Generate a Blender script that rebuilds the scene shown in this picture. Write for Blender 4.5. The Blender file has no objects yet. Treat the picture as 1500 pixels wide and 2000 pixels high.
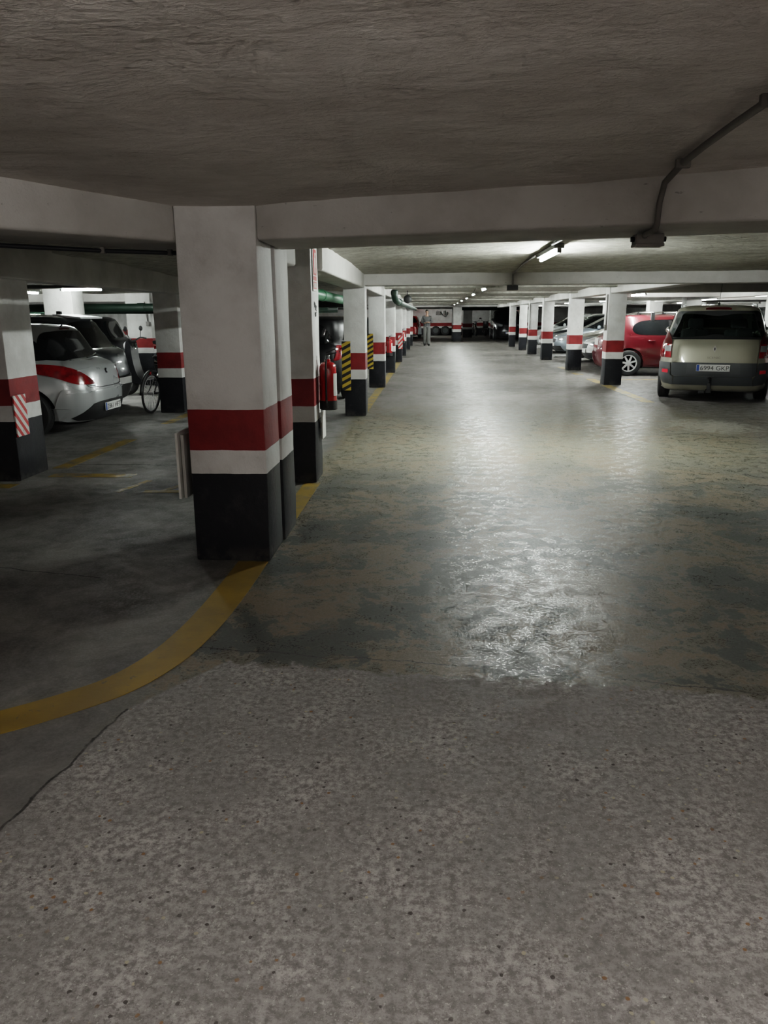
import bpy, bmesh, math, random
from mathutils import Vector, Matrix, noise as mnoise
from mathutils.bvhtree import BVHTree
from mathutils.geometry import delaunay_2d_cdt
R = math.radians
PI = math.pi
random.seed(7)
scene = bpy.context.scene
col = scene.collection

# ---------------------------------------------------------------- helpers: objects
def tag(o, label=None, cat=None, group=None, kind=None):
    if label: o['label'] = label
    if cat: o['category'] = cat
    if group: o['group'] = group
    if kind: o['kind'] = kind
    return o

def empty(name, loc=(0, 0, 0), rz=0, label=None, cat=None, group=None, kind=None):
    o = bpy.data.objects.new(name, None)
    col.objects.link(o)
    o.location = loc
    o.rotation_euler = (0, 0, rz)
    o.empty_display_size = .1
    return tag(o, label, cat, group, kind)

def obj(name, bm, m, parent=None, smooth=False, angle=None):
    me = bpy.data.meshes.new(name)
    bmesh.ops.recalc_face_normals(bm, faces=bm.faces[:])
    bm.to_mesh(me)
    bm.free()
    ms = m if isinstance(m, (list, tuple)) else [m]
    for k in ms: me.materials.append(k)
    o = bpy.data.objects.new(name, me)
    col.objects.link(o)
    if parent: o.parent = parent
    if smooth or angle:
        me.shade_smooth()
        if angle: me.set_sharp_from_angle(angle=R(angle))
    return o

def copy_tree(o, parent=None):
    c = o.copy()
    col.objects.link(c)
    c.parent = parent
    for ch in list(o.children): copy_tree(ch, c)
    return c

# ---------------------------------------------------------------- helpers: shapes
def box(bm, x0, x1, y0, y1, z0, z1, bev=0, mi=0, seg=2):
    r = bmesh.ops.create_cube(bm, size=1)
    vs = r['verts']
    for v in vs:
        v.co = Vector((x0 + (v.co.x + .5) * (x1 - x0), y0 + (v.co.y + .5) * (y1 - y0), z0 + (v.co.z + .5) * (z1 - z0)))
    fs = list({f for v in vs for f in v.link_faces})
    for f in fs: f.material_index = mi
    if bev:
        es = list({e for v in vs for e in v.link_edges})
        r2 = bmesh.ops.bevel(bm, geom=es, offset=bev, segments=seg, affect='EDGES', profile=.5)
        for f in r2['faces']: f.material_index = mi
    return vs

def tube(bm, pts, r, n=10, mi=0, caps=True, closed=False):
    pts = [Vector(p) for p in pts]
    rr = r if isinstance(r, (list, tuple)) else [r] * len(pts)
    rings = []
    up = None
    N = len(pts)
    for i, p in enumerate(pts):
        if closed:
            d = (pts[(i + 1) % N] - pts[i - 1]).normalized()
        else:
            d = (pts[min(i + 1, N - 1)] - pts[max(i - 1, 0)]).normalized()
        if up is None:
            up = Vector((0, 0, 1)) if abs(d.z) < .9 else Vector((1, 0, 0))
        a = d.cross(up)
        if a.length < 1e-5: a = d.cross(Vector((.3, 1, .2)))
        a.normalize()
        b = a.cross(d).normalized()
        up = b
        rings.append([bm.verts.new(p + (a * math.cos(t * 2 * PI / n) + b * math.sin(t * 2 * PI / n)) * rr[i]) for t in range(n)])
    M = N if closed else N - 1
    for i in range(M):
        q = rings[(i + 1) % N]
        for t in range(n):
            f = bm.faces.new((rings[i][t], rings[i][(t + 1) % n], q[(t + 1) % n], q[t]))
            f.material_index = mi
    if caps and not closed:
        for g in (rings[0], rings[-1]):
            f = bm.faces.new(g)
            f.material_index = mi

def lathe(bm, prof, n=24, origin=(0, 0, 0), axis='Z', mi=0, close=False, caps=True):
    """prof: list of (radius, height)"""
    o = Vector(origin)
    rings = []
    for r, h in prof:
        ring = []
        for t in range(n):
            c, s = math.cos(2 * PI * t / n) * max(r, 1e-4), math.sin(2 * PI * t / n) * max(r, 1e-4)
            p = Vector((c, s, h)) if axis == 'Z' else (Vector((c, h, s)) if axis == 'Y' else Vector((h, c, s)))
            ring.append(bm.verts.new(o + p))
        rings.append(ring)
    L = len(rings)
    for i in range(L if close else L - 1):
        q = rings[(i + 1) % L]
        for t in range(n):
            f = bm.faces.new((rings[i][t], rings[i][(t + 1) % n], q[(t + 1) % n], q[t]))
            f.material_index = mi
    if not close and caps:
        for g in (rings[0], rings[-1]):
            f = bm.faces.new(g); f.material_index = mi

def blob(bm, c, rx, ry, rz, seg=16, mi=0, rot=None):
    r = bmesh.ops.create_uvsphere(bm, u_segments=seg, v_segments=max(6, seg // 2), radius=1)
    for v in r['verts']:
        p = Vector((v.co.x * rx, v.co.y * ry, v.co.z * rz))
        if rot: p = rot @ p
        v.co = p + Vector(c)
        for f in v.link_faces: f.material_index = mi

def prism(bm, poly, h0, h1, axis='Y', mi=0):
    """poly in the two remaining axes, extruded along axis from h0 to h1"""
    def P(a, b, h):
        return Vector((a, h, b)) if axis == 'Y' else (Vector((h, a, b)) if axis == 'X' else Vector((a, b, h)))
    v0 = [bm.verts.new(P(a, b, h0)) for a, b in poly]
    v1 = [bm.verts.new(P(a, b, h1)) for a, b in poly]
    n = len(poly)
    fs = [bm.faces.new(v0), bm.faces.new(list(reversed(v1)))]
    for i in range(n):
        fs.append(bm.faces.new((v0[i], v0[(i + 1) % n], v1[(i + 1) % n], v1[i])))
    for f in fs: f.material_index = mi
    return fs

def arc(c, r, a0, a1, n, plane='XZ'):
    out = []
    for i in range(n + 1):
        a = R(a0 + (a1 - a0) * i / n)
        u, w = math.cos(a) * r, math.sin(a) * r
        out.append((c[0] + u, c[1], c[2] + w) if plane == 'XZ' else ((c[0], c[1] + u, c[2] + w) if plane == 'YZ' else (c[0] + u, c[1] + w, c[2])))
    return out

# ---------------------------------------------------------------- materials
class NT:
    def __init__(s, name):
        s.mat = bpy.data.materials.new(name)
        s.mat.use_nodes = True
        s.n = s.mat.node_tree.nodes
        s.l = s.mat.node_tree.links
        s.b = s.n['Principled BSDF']
        s.out = s.n['Material Output']
        g = s.n.new('ShaderNodeNewGeometry')
        s.P = g.outputs['Position']
        s.N = g.outputs['Normal']
        x = s.n.new('ShaderNodeSeparateXYZ')
        s.l.new(s.P, x.inputs[0])
        s.X, s.Y, s.Z = x.outputs
    def put(s, sock, v):
        if hasattr(v, 'is_linked') or isinstance(v, bpy.types.NodeSocket): s.l.new(v, sock)
        else:
            if isinstance(v, (tuple, list)) and len(v) == 3 and sock.type == 'RGBA': v = (*v, 1)
            sock.default_value = v
    def m(s, op, a, b=None, c=None, clamp=False):
        n = s.n.new('ShaderNodeMath'); n.operation = op; n.use_clamp = clamp
        for i, v in enumerate((a, b, c)):
            if v is not None: s.put(n.inputs[i], v)
        return n.outputs[0]
    def noise(s, scale, detail=4, rough=.55, dist=0, vec=None):
        n = s.n.new('ShaderNodeTexNoise')
        s.put(n.inputs['Vector'], vec or s.P)
        n.inputs['Scale'].default_value = scale
        n.inputs['Detail'].default_value = detail
        n.inputs['Roughness'].default_value = rough
        n.inputs['Distortion'].default_value = dist
        return n.outputs[0]
    def voro(s, scale, vec=None, feat='F1', out='Distance', rnd=1):
        n = s.n.new('ShaderNodeTexVoronoi'); n.feature = feat
        s.put(n.inputs['Vector'], vec or s.P)
        n.inputs['Scale'].default_value = scale
        n.inputs['Randomness'].default_value = rnd
        return n.outputs[out]
    def scale(s, v, vec=None):
        n = s.n.new('ShaderNodeVectorMath'); n.operation = 'MULTIPLY'
        s.put(n.inputs[0], vec or s.P); n.inputs[1].default_value = v
        return n.outputs[0]
    def ss(s, x, lo, hi, a=0., b=1.):
        n = s.n.new('ShaderNodeMapRange'); n.interpolation_type = 'SMOOTHSTEP'
        s.put(n.inputs[0], x)
        for i, v in ((1, lo), (2, hi), (3, a), (4, b)): s.put(n.inputs[i], v)
        return n.outputs[0]
    def mix(s, f, a, b, mode='MIX'):
        n = s.n.new('ShaderNodeMix'); n.data_type = 'RGBA'; n.blend_type = mode
        s.put(n.inputs[0], f); s.put(n.inputs[6], a); s.put(n.inputs[7], b)
        return n.outputs[2]
    def bump(s, h, strength=.3, dist=.01, prev=None):
        n = s.n.new('ShaderNodeBump')
        n.inputs['Strength'].default_value = strength
        n.inputs['Distance'].default_value = dist
        s.put(n.inputs['Height'], h)
        if prev: s.l.new(prev, n.inputs['Normal'])
        return n.outputs[0]
    def fin(s, colr=None, rough=None, nrm=None, metal=None, spec=None, coat=None):
        if colr is not None: s.put(s.b.inputs['Base Color'], colr)
        if rough is not None: s.put(s.b.inputs['Roughness'], rough)
        if nrm is not None: s.put(s.b.inputs['Normal'], nrm)
        if metal is not None: s.put(s.b.inputs['Metallic'], metal)
        if spec is not None: s.put(s.b.inputs['Specular IOR Level'], spec)
        if coat is not None: s.put(s.b.inputs['Coat Weight'], coat); s.b.inputs['Coat Roughness'].default_value = .04
        return s.mat

MATS = {}
def mat(name, c, rough=.5, metal=0, coat=0, var=.06, spec=.5, nscale=9, bmp=0):
    """plain surface with a little procedural mottling"""
    if name in MATS: return MATS[name]
    t = NT(name)
    tc = t.n.new('ShaderNodeTexCoord').outputs['Object']
    nz = t.noise(nscale, 3, .5, vec=tc)
    k = t.ss(nz, .3, .7)
    cc = t.mix(k, tuple(v * (1 - var) for v in c), tuple(min(1, v * (1 + var)) for v in c))
    rr = t.ss(nz, .3, .7, max(0, rough - .03), min(1, rough + .03))
    nr = t.bump(t.noise(60, 3, vec=tc), bmp, .004) if bmp else None
    MATS[name] = t.fin(cc, rr, nr, metal, spec, coat)
    return MATS[name]

def emis(name, c, s):
    if name in MATS: return MATS[name]
    t = NT(name)
    t.b.inputs['Base Color'].default_value = (.9, .9, .9, 1)
    t.b.inputs['Emission Color'].default_value = (*c, 1)
    t.b.inputs['Emission Strength'].default_value = s
    MATS[name] = t.mat
    return t.mat

def glass(name, tint, refl=.9):
    if name in MATS: return MATS[name]
    t = NT(name)
    tr = t.n.new('ShaderNodeBsdfTransparent'); tr.inputs[0].default_value = (*tint, 1)
    gl = t.n.new('ShaderNodeBsdfGlossy'); gl.inputs[0].default_value = (.9, .95, .93, 1); gl.inputs['Roughness'].default_value = .03
    fr = t.n.new('ShaderNodeFresnel'); fr.inputs[0].default_value = 1.45
    mx = t.n.new('ShaderNodeMixShader')
    t.l.new(fr.outputs[0], mx.inputs[0]); t.l.new(tr.outputs[0], mx.inputs[1]); t.l.new(gl.outputs[0], mx.inputs[2])
    t.l.new(mx.outputs[0], t.out.inputs[0])
    MATS[name] = t.mat
    return t.mat

# --- painted concrete of the pillars and walls: black plinth, white, red, white bands
def pillar_mat():
    t = NT('banded_pillar_paint')
    z = t.m('ADD', t.Z, t.m('MULTIPLY', t.m('SUBTRACT', t.noise(5, 3), .5), .012))
    white = t.mix(t.ss(t.noise(2.2, 5, .6), .35, .7), (.66, .655, .64), (.50, .49, .475))
    grime = t.ss(t.noise(9, 6, .7), .55, .75)
    white = t.mix(t.m('MULTIPLY', grime, .30), white, (.36, .35, .335))
    red = t.mix(t.ss(t.noise(6, 4), .35, .7), (.215, .014, .015), (.165, .010, .012))
    blk = t.mix(t.ss(t.noise(7, 5, .65), .5, .8), (.012, .0125, .016), (.026, .027, .030))
    scuff = t.ss(t.noise(24, 5, .7), .72, .78)
    blk = t.mix(t.m('MULTIPLY', scuff, .45), blk, (.16, .16, .15))
    c = t.mix(t.ss(z, .543, .547), blk, white)
    c = t.mix(t.ss(z, .684, .688), c, red)
    c = t.mix(t.ss(z, .924, .928), c, white)
    dust = t.m('MULTIPLY', t.ss(z, .12, 0.0), t.ss(t.noise(11, 4), .4, .6))
    c = t.mix(t.m('MULTIPLY', dust, .4), c, (.10, .095, .085))
    h = t.m('ADD', t.noise(14, 6, .62, .3), t.m('MULTIPLY', t.noise(90, 3), .25))
    nr = t.bump(h, .32, .015)
    return t.fin(c, t.ss(z, .54, .55, .50, .65), nr, spec=t.ss(z, .54, .55, .22, .4))

def beam_mat():
    t = NT('painted_concrete_beam')
    c = t.mix(t.ss(t.noise(1.6, 5, .6), .35, .7), (.52, .51, .49), (.40, .385, .365))
    pit = t.ss(t.noise(26, 4, .7, 0, t.scale((.5, 1, 1.4))), .66, .72)
    c = t.mix(t.m('MULTIPLY', pit, .5), c, (.10, .09, .085))
    h = t.m('ADD', t.noise(9, 6, .6), t.m('MULTIPLY', t.noise(70, 3), .3))
    return t.fin(c, .75, t.bump(h, .35, .014))

def ceil_mat():
    t = NT('rough_trowelled_ceiling')
    a = t.noise(1.9, 6, .64, .25, t.scale((1.0, 1.5, 1)))
    b = t.noise(8, 6, .72, .1, t.scale((1, 1.5, 1)))
    c = t.mix(t.ss(a, .36, .66), (.57, .535, .505), (.70, .665, .635))
    c = t.mix(t.m('MULTIPLY', t.ss(b, .52, .72), .35), c, (.76, .72, .69))
    far = t.ss(t.Y, 4.6, 6.0)  # darker past the main beam; near colour raised to make up for weak light
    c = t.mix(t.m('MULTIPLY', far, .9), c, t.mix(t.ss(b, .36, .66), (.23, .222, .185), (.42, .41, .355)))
    h = t.m('ADD', t.m('MULTIPLY', a, 1.0), t.m('ADD', t.m('MULTIPLY', b, .34), t.m('MULTIPLY', t.noise(45, 3, .6), .07)))
    return t.fin(c, .8, t.bump(h, .75, .05))

def line_dist(t, x0, y0, x1, y1, wob=.03, ws=3.0):
    """distance of the shading point to a wobbly segment on the floor"""
    dx, dy = x1 - x0, y1 - y0
    L2 = dx * dx + dy * dy
    if not hasattr(t, 'wobx'):
        t.wobx = t.m('MULTIPLY', t.m('SUBTRACT', t.noise(2.6, 5, .62), .5), .11)
        t.woby = t.m('MULTIPLY', t.m('SUBTRACT', t.noise(3.3, 5, .62), .5), .11)
    px = t.m('ADD', t.m('SUBTRACT', t.X, x0), t.wobx)
    py = t.m('ADD', t.m('SUBTRACT', t.Y, y0), t.woby)
    k = t.m('DIVIDE', t.m('ADD', t.m('MULTIPLY', px, dx), t.m('MULTIPLY', py, dy)), L2, clamp=True)
    ex = t.m('SUBTRACT', px, t.m('MULTIPLY', k, dx))
    ey = t.m('SUBTRACT', py, t.m('MULTIPLY', k, dy))
    return t.m('SQRT', t.m('ADD', t.m('MULTIPLY', ex, ex), t.m('MULTIPLY', ey, ey)))

def floor_mat():
    t = NT('worn_garage_floor')
    big = t.noise(.6, 3, .6, .4)
    med = t.noise(1.9, 6, .64, .6)
    fine = t.noise(8, 6, .70, .3)
    grit = t.noise(70, 3, .75)
    g2 = t.noise(38, 6, .80, 0)
    near = t.ss(t.Y, 8.6, 5.6)
    ragged = t.m('ADD', t.m('MULTIPLY', med, .52), t.m('ADD', t.m('MULTIPLY', big, .18), t.m('MULTIPLY', fine, .30)))
    # driving lane: khaki screed, tan wear and old grey-green paint left in ragged patches
    khaki = t.mix(t.ss(fine, .38, .64), (.135, .124, .089), (.245, .230, .170))
    worn = t.mix(t.ss(fine, .38, .64), (.115, .104, .085), (.225, .207, .172))
    lane = t.mix(t.m('MULTIPLY', near, .82), khaki, worn)
    tanm = t.ss(t.m('SUBTRACT', t.m('ADD', t.m('MULTIPLY', fine, .5), .25), t.m('MULTIPLY', med, .5)), .262, .29)
    lane = t.mix(t.m('MULTIPLY', tanm, .55), lane, (.205, .150, .095))
    gpm = t.ss(ragged, .508, .524)
    paint = t.mix(t.ss(grit, .35, .7), (.050, .055, .051), (.092, .098, .092))
    lane = t.mix(t.m('MULTIPLY', gpm, t.m('ADD', .22, t.m('MULTIPLY', near, .70))), lane, paint)
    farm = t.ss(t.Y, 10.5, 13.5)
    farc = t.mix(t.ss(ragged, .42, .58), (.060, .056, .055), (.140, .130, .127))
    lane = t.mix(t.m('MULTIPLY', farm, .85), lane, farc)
    # left bays: smooth grey, colour lifted in place of fill light
    left = t.mix(t.ss(med, .38, .66), (.135, .129, .124), (.225, .216, .205))
    left = t.mix(t.m('MULTIPLY', t.ss(fine, .60, .68), .45), left, (.27, .258, .24))
    lx = t.m('ADD', t.X, t.m('MULTIPLY', t.m('SUBTRACT', med, .5), .5))
    c = t.mix(t.ss(lx, -1.25, -1.05), left, lane)
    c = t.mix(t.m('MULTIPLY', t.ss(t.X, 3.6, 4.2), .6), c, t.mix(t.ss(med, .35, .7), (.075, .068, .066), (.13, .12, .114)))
    # foreground: bare concrete with exposed pebbles
    yed = t.m('ADD', t.m('MULTIPLY', t.X, -.10), t.m('ADD', 2.93, t.m('MULTIPLY', t.m('SUBTRACT', fine, .5), .34)))
    xj0 = t.m('ADD', -1.156, t.m('MULTIPLY', t.m('SUBTRACT', t.Y, 2.57), .13))
    xj = t.m('ADD', xj0, t.m('MULTIPLY', t.m('MAXIMUM', t.m('SUBTRACT', t.Y, 2.57), 0), .5))
    nz = t.m('MULTIPLY', t.ss(t.m('SUBTRACT', yed, t.Y), -.012, .03), t.ss(t.m('SUBTRACT', t.X, xj), -.008, .02))
    blot = t.m('ADD', t.m('MULTIPLY', med, .42), t.m('ADD', t.m('MULTIPLY', fine, .34), t.m('MULTIPLY', t.noise(3.9, 2, .5), .24)))
    conc = t.mix(t.ss(g2, .34, .66), (.165, .156, .151), (.295, .281, .274))
    pale = t.mix(t.ss(g2, .40, .62), (.170, .160, .155), (.46, .437, .423))
    conc = t.mix(t.ss(blot, .42, .62), conc, pale)
    conc = t.mix(t.m('MULTIPLY', t.ss(grit, .58, .68), .5), conc, (.66, .63, .60))
    conc = t.mix(t.m('MULTIPLY', t.ss(grit, .42, .32), .6), conc, (.085, .078, .075))
    vn = t.n.new('ShaderNodeTexVoronoi'); vn.inputs['Scale'].default_value = 52
    t.l.new(t.P, vn.inputs['Vector'])
    sep = t.n.new('ShaderNodeSeparateColor'); t.l.new(vn.outputs['Color'], sep.inputs[0])
    peb = t.m('MULTIPLY', t.ss(t.m('ADD', vn.outputs['Distance'], t.m('MULTIPLY', t.m('SUBTRACT', g2, .5), .5)), .33, .25), t.ss(sep.outputs[0], .88, .90))
    pebc = t.mix(t.ss(sep.outputs[1], .50, .54), (.060, .053, .050), t.mix(t.ss(sep.outputs[2], .5, .55), (.24, .13, .06), (.42, .37, .27)))
    conc = t.mix(t.m('MULTIPLY', peb, t.ss(blot, .44, .52, .3, .95)), conc, pebc)
    c = t.mix(nz, c, conc)
    # cracks and joints
    dk = None
    for seg, w in (((-1.156, 2.57, -1.26, 1.75), .008), ((-1.05, 3.14, .35, 2.99), .006), ((.35, 2.99, 1.9, 2.72), .006), ((-1.5, 9.08, .42, 10.72), .013),
                   ((.42, 10.72, 4.6, 12.62), .016), ((-3.6, 7.45, -1.6, 7.5), .024), ((-3.2, 4.35, -1.9, 4.05), .008)):
        d = t.ss(line_dist(t, *seg), w, w * .3)
        dk = d if dk is None else t.m('MAXIMUM', dk, d)
    c = t.mix(t.m('MULTIPLY', dk, t.ss(fine, .3, .5, .45, .9)), c, (.022, .020, .019))
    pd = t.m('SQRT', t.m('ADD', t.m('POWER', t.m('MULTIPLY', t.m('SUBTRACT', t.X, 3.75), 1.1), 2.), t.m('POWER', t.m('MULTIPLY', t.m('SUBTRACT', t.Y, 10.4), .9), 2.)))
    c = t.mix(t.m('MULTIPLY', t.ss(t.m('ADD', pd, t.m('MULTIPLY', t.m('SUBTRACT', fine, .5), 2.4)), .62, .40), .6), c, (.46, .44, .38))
    spot = t.ss(t.m('SUBTRACT', fine, t.m('MULTIPLY', med, .35)), .40, .44)
    c = t.mix(t.m('MULTIPLY', t.m('MULTIPLY', spot, t.m('SUBTRACT', 1., nz)), .20), c, (.05, .047, .043))
    rl = t.m('ADD', t.ss(grit, .44, .56, .25, .50), t.m('ADD', t.ss(fine, .45, .55, .0, .17), t.m('MULTIPLY', farm, .10)))
    rough = t.m('ADD', t.m('MULTIPLY', t.m('MAXIMUM', nz, t.ss(lx, -1.05, -1.25)), .28), rl, clamp=True)
    h1 = t.m('ADD', t.m('MULTIPLY', g2, .42), t.m('MULTIPLY', grit, .40))
    nr = t.bump(h1, .26, .010)
    return t.fin(c, rough, nr, spec=t.m('SUBTRACT', .55, t.m('MULTIPLY', farm, .25)))

def yellow_mat():
    t = NT('worn_yellow_line_paint')
    n1 = t.noise(16, 6, .7); n2 = t.noise(3.2, 4, .6)
    c = t.mix(t.ss(n2, .35, .65), (.315, .205, .026), (.235, .155, .028))
    c = t.mix(t.m('MULTIPLY', t.ss(n1, .60, .70), .75), c, (.10, .093, .075))
    farg = t.ss(t.m('ADD', t.m('ABSOLUTE', t.m('ADD', t.X, 1.3)), t.m('MULTIPLY', t.m('SUBTRACT', t.Y, 4.5), .5)), .3, 1.6)
    c = t.mix(t.m('MULTIPLY', farg, t.ss(t.noise(5, 6, .7), .44, .62)), c, (.12, .11, .09))
    return t.fin(c, .55, t.bump(n1, .25, .006))

def stripes_mat(name, c1, c2, per, ang, wear):
    t = NT(name)
    tc = t.n.new('ShaderNodeTexCoord').outputs['Object']
    s = t.n.new('ShaderNodeSeparateXYZ'); t.l.new(tc, s.inputs[0])
    u = t.m('ADD', s.outputs[0], s.outputs[1])
    v = t.m('ADD', t.m('MULTIPLY', u, math.tan(R(ang))), s.outputs[2])
    w = t.m('FRACT', t.m('ADD', t.m('DIVIDE', v, per), 20.2))
    k = t.m('MULTIPLY', t.ss(w, 0, .03), t.ss(w, .53, .50))
    c = t.mix(k, c1, c2)
    c = t.mix(t.m('MULTIPLY', t.ss(t.noise(22, 5, .7, vec=tc), .58, .7), wear), c, (.12, .11, .10))
    return t.fin(c, .45)

M_PILLAR = pillar_mat()
M_BEAM = beam_mat()
M_CEIL = ceil_mat()
M_FLOOR = floor_mat()
M_YELLOW = yellow_mat()
M_HAZ = stripes_mat('yellow_black_hazard_foam', (.012, .012, .012), (.42, .29, .03), .098, -28, .15)
M_RW = stripes_mat('red_white_hazard_board', (.62, .60, .57), (.48, .022, .022), .108, 48, .12)
M_RW2 = stripes_mat('red_white_hazard_board_small', (.62, .60, .57), (.48, .022, .022), .135, -48, .12)
M_CONDUIT = mat('grey_conduit_plastic', (.16, .15, .14), .55)
M_BOXG = mat('grey_junction_box_plastic', (.20, .19, .18), .5)
M_BLACK = mat('matt_black_plastic', (.012, .012, .013), .55)
M_CABLE = mat('black_cable_sheath', (.010, .010, .014), .5)
M_GREEN = mat('green_painted_pipe', (.045, .19, .095), .38, bmp=.1)
M_GREENDK = mat('dark_green_duct', (.010, .028, .018), .5)
M_TUBE = emis('fluorescent_tube_glow', (.94, 1.0, .955), 335)
M_HOUSE = mat('lamp_housing_plastic', (.24, .24, .23), .5)
M_WHITEP = mat('white_plastic_sheet', (.62, .61, .58), .5)
M_WOOD = mat('pale_wood', (.42, .33, .24), .6)
M_EXT = mat('extinguisher_red_enamel', (.42, .014, .016), .25, coat=.6)
M_CHROME = mat('chrome', (.75, .75, .76), .12, 1)
M_ALLOY = mat('alloy_silver', (.55, .55, .56), .35, .25)
M_RUBBER = mat('tyre_rubber', (.016, .016, .017), .75, bmp=.3)
M_TRIM = mat('dark_grey_bumper_plastic', (.050, .054, .058), .55)
M_GLASSK = mat('dark_car_glass', (.006, .007, .008), .06, spec=.45)
M_GLASS = glass('tinted_car_glass', (.58, .68, .65))
M_UNDER = mat('underbody_black', (.008, .008, .008), .8)
def lens_mat():
    t = NT('red_tail_lamp_lens')
    tc = t.n.new('ShaderNodeTexCoord').outputs['Object']
    v = t.noise(7, 3, .6, vec=tc)
    c = t.mix(t.ss(v, .35, .62), (.115, .003, .006), (.27, .007, .011))
    return t.fin(c, .12, t.bump(v, .2, .01), coat=.8)
M_REDLENS = lens_mat()
M_REDDK = mat('dark_red_lamp_lens', (.06, .003, .004), .12, coat=1)
M_CLEARLENS = mat('clear_lamp_lens', (.30, .31, .32), .14, .3, coat=.6)
M_PLATE = mat('white_number_plate', (.68, .68, .66), .4)
M_INK = mat('black_plate_lettering', (.012, .012, .012), .5)
M_BLUE = mat('blue_plate_band', (.03, .09, .38), .4)
M_SEAT = mat('dark_seat_fabric', (.022, .022, .024), .85)

# ---------------------------------------------------------------- setting
bm = bmesh.new()
box(bm, -14, 14, -7, 60.2, -.25, 0)
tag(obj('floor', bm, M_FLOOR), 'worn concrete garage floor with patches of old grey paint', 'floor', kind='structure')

YB = [-7, -1.6, 4.85, 11.55, 16.25, 20.55, 25.4, 29.3, 34.7, 39.5, 45.2, 60.2]     # cross-beam lines
XB = [-14, -8.4, -4.0, -1.15, 3.85, 7.35, 14]
def bay(v, edges):
    for a, b in zip(edges, edges[1:]):
        if a <= v <= b: return (v - a) / (b - a)
    return 0
def ceil_z(x, y):
    ty, tx = bay(y, YB), bay(x, XB)
    d = (1 - abs(2 * ty - 1) ** 2.6) * (.35 + .65 * (1 - abs(2 * tx - 1) ** 3))
    return 2.028 + .085 * d + .022 * mnoise.noise((x * .9, y * .9, 3.1)) * min(1, d * 2) + .010 * mnoise.noise((x * 2.6, y * 4.2, 9))
bm = bmesh.new()
xs = [-14 + i * .25 for i in range(0, 113)]
ys = [-7 + i * .2 for i in range(0, 337)]
gr = [[bm.verts.new((x, y, ceil_z(x, y))) for x in xs] for y in ys]
for j in range(len(ys) - 1):
    for i in range(len(xs) - 1):
        bm.faces.new((gr[j][i], gr[j + 1][i], gr[j + 1][i + 1], gr[j][i + 1]))
for f in bm.faces: f.normal_flip()
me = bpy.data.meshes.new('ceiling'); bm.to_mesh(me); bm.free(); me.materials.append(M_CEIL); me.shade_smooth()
o = bpy.data.objects.new('ceiling', me); col.objects.link(o)
tag(o, 'low vaulted ceiling of rough trowelled plaster', 'ceiling', kind='structure')
bm = bmesh.new(); box(bm, -14, 14, -7, 60.2, 2.3, 2.5)
tag(obj('ceiling_slab', bm, M_BEAM), kind='structure')

def wall(name, x0, x1, y0, y1, z1=2.3):
    bm = bmesh.new(); box(bm, x0, x1, y0, y1, 0, z1)
    return tag(obj(name, bm, M_PILLAR), kind='structure')
wall('wall_back', -14, 14, 60, 60.2)
wall('wall_left', -14.2, -14, -7, 60.2)
wall('wall_right', 14, 14.2, -7, 60.2)

n_col = 0
def pillar(x0, x1, y0, y1, label, z1=2.06, rough=.006):
    global n_col
    bm = bmesh.new()
    box(bm, x0, x1, y0, y1, 0, z1, .012, seg=2)
    es = [e for e in bm.edges if abs(e.verts[0].co.z - e.verts[1].co.z) > .5]
    bmesh.ops.subdivide_edges(bm, edges=es, cuts=9, use_grid_fill=False)
    n_col += 1
    for v in bm.verts:
        if .01 < v.co.z < z1 - .02:
            v.co.x += rough * mnoise.noise((v.co.x * 3 + n_col, v.co.y * 3, v.co.z * 3))
            v.co.y += rough * mnoise.noise((v.co.x * 3, v.co.y * 3 + n_col, v.co.z * 3 + 7))
    o = obj('pillar', bm, M_PILLAR, angle=40)
    return tag(o, label, 'pillar', 'banded garage pillars', kind='structure')

P_ = 'square pillar in black, white and red bands '
pillar(-1.43, -.972, 4.40, 4.81, 'broad foreground pillar banded black, white and red at the curved yellow line')
pillar(-1.43, -.962, 4.855, 5.27, 'pillar directly behind the broad foreground one, split from it by a narrow joint', 1.9)
bm = bmesh.new(); box(bm, -1.40, -.985, 4.805, 4.86, 0, 1.9)
tag(obj('trim_pillar_joint', bm, M_UNDER), kind='structure')
pillar(-1.42, -1.02, 6.67, 7.07, P_ + 'with the nearest fire extinguisher on its side')
pillar(-1.285, -.972, 11.4, 11.75, P_ + 'with the nearest yellow and black foam guard')
pillar(-1.30, -.967, 16.1, 16.45, P_ + 'with the second yellow and black foam guard')
for y, nm in ((20.4, 'fifth along the lane edge on the left, an extinguisher on its face'), (25.27, 'with a small red and white board low on its corner, left lane edge'),
              (29.2, 'carrying a small far extinguisher on its front, left lane edge'), (34.6, 'on the left lane edge, last but one before the walking person'),
              (39.4, 'on the left lane edge, level with the walking person')):
    pillar(-1.30, -.96, y, y + .35, P_ + nm)
for (x0, x1, y), nm in (((3.665, 4.03, 16.67), 'beside the red car wheel, nearest on the right lane edge'), ((3.68, 4.045, 21.27), 'second along the right lane edge'),
              ((3.665, 4.01, 26.23), 'third along the right lane edge'), ((3.685, 4.01, 30.1), 'fourth along the right lane edge'),
              ((3.745, 4.045, 33.7), 'fifth along the right lane edge'), ((3.69, 3.98, 37.6), 'sixth along the right lane edge, before the black off-roader')):
    pillar(x0, x1, y, y + .36, P_ + nm)
pillar(-4.22, -3.76, 6.66, 7.18, P_ + 'at the left picture edge with a striped board on its corner')
pillar(-4.24, -3.86, 11.78, 12.12, P_ + 'beside the bicycle wheel')
pillar(-7.32, -6.76, 14.5, 15.0, 'white pillar behind the silver hatchback')
pillar(-7.92, -7.27, 20.0, 20.4, 'white pillar with red band behind the parked motorbikes')
pillar(1.22, 1.70, 45.45, 45.9, 'free-standing banded pillar at the far end of the lane')
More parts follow.
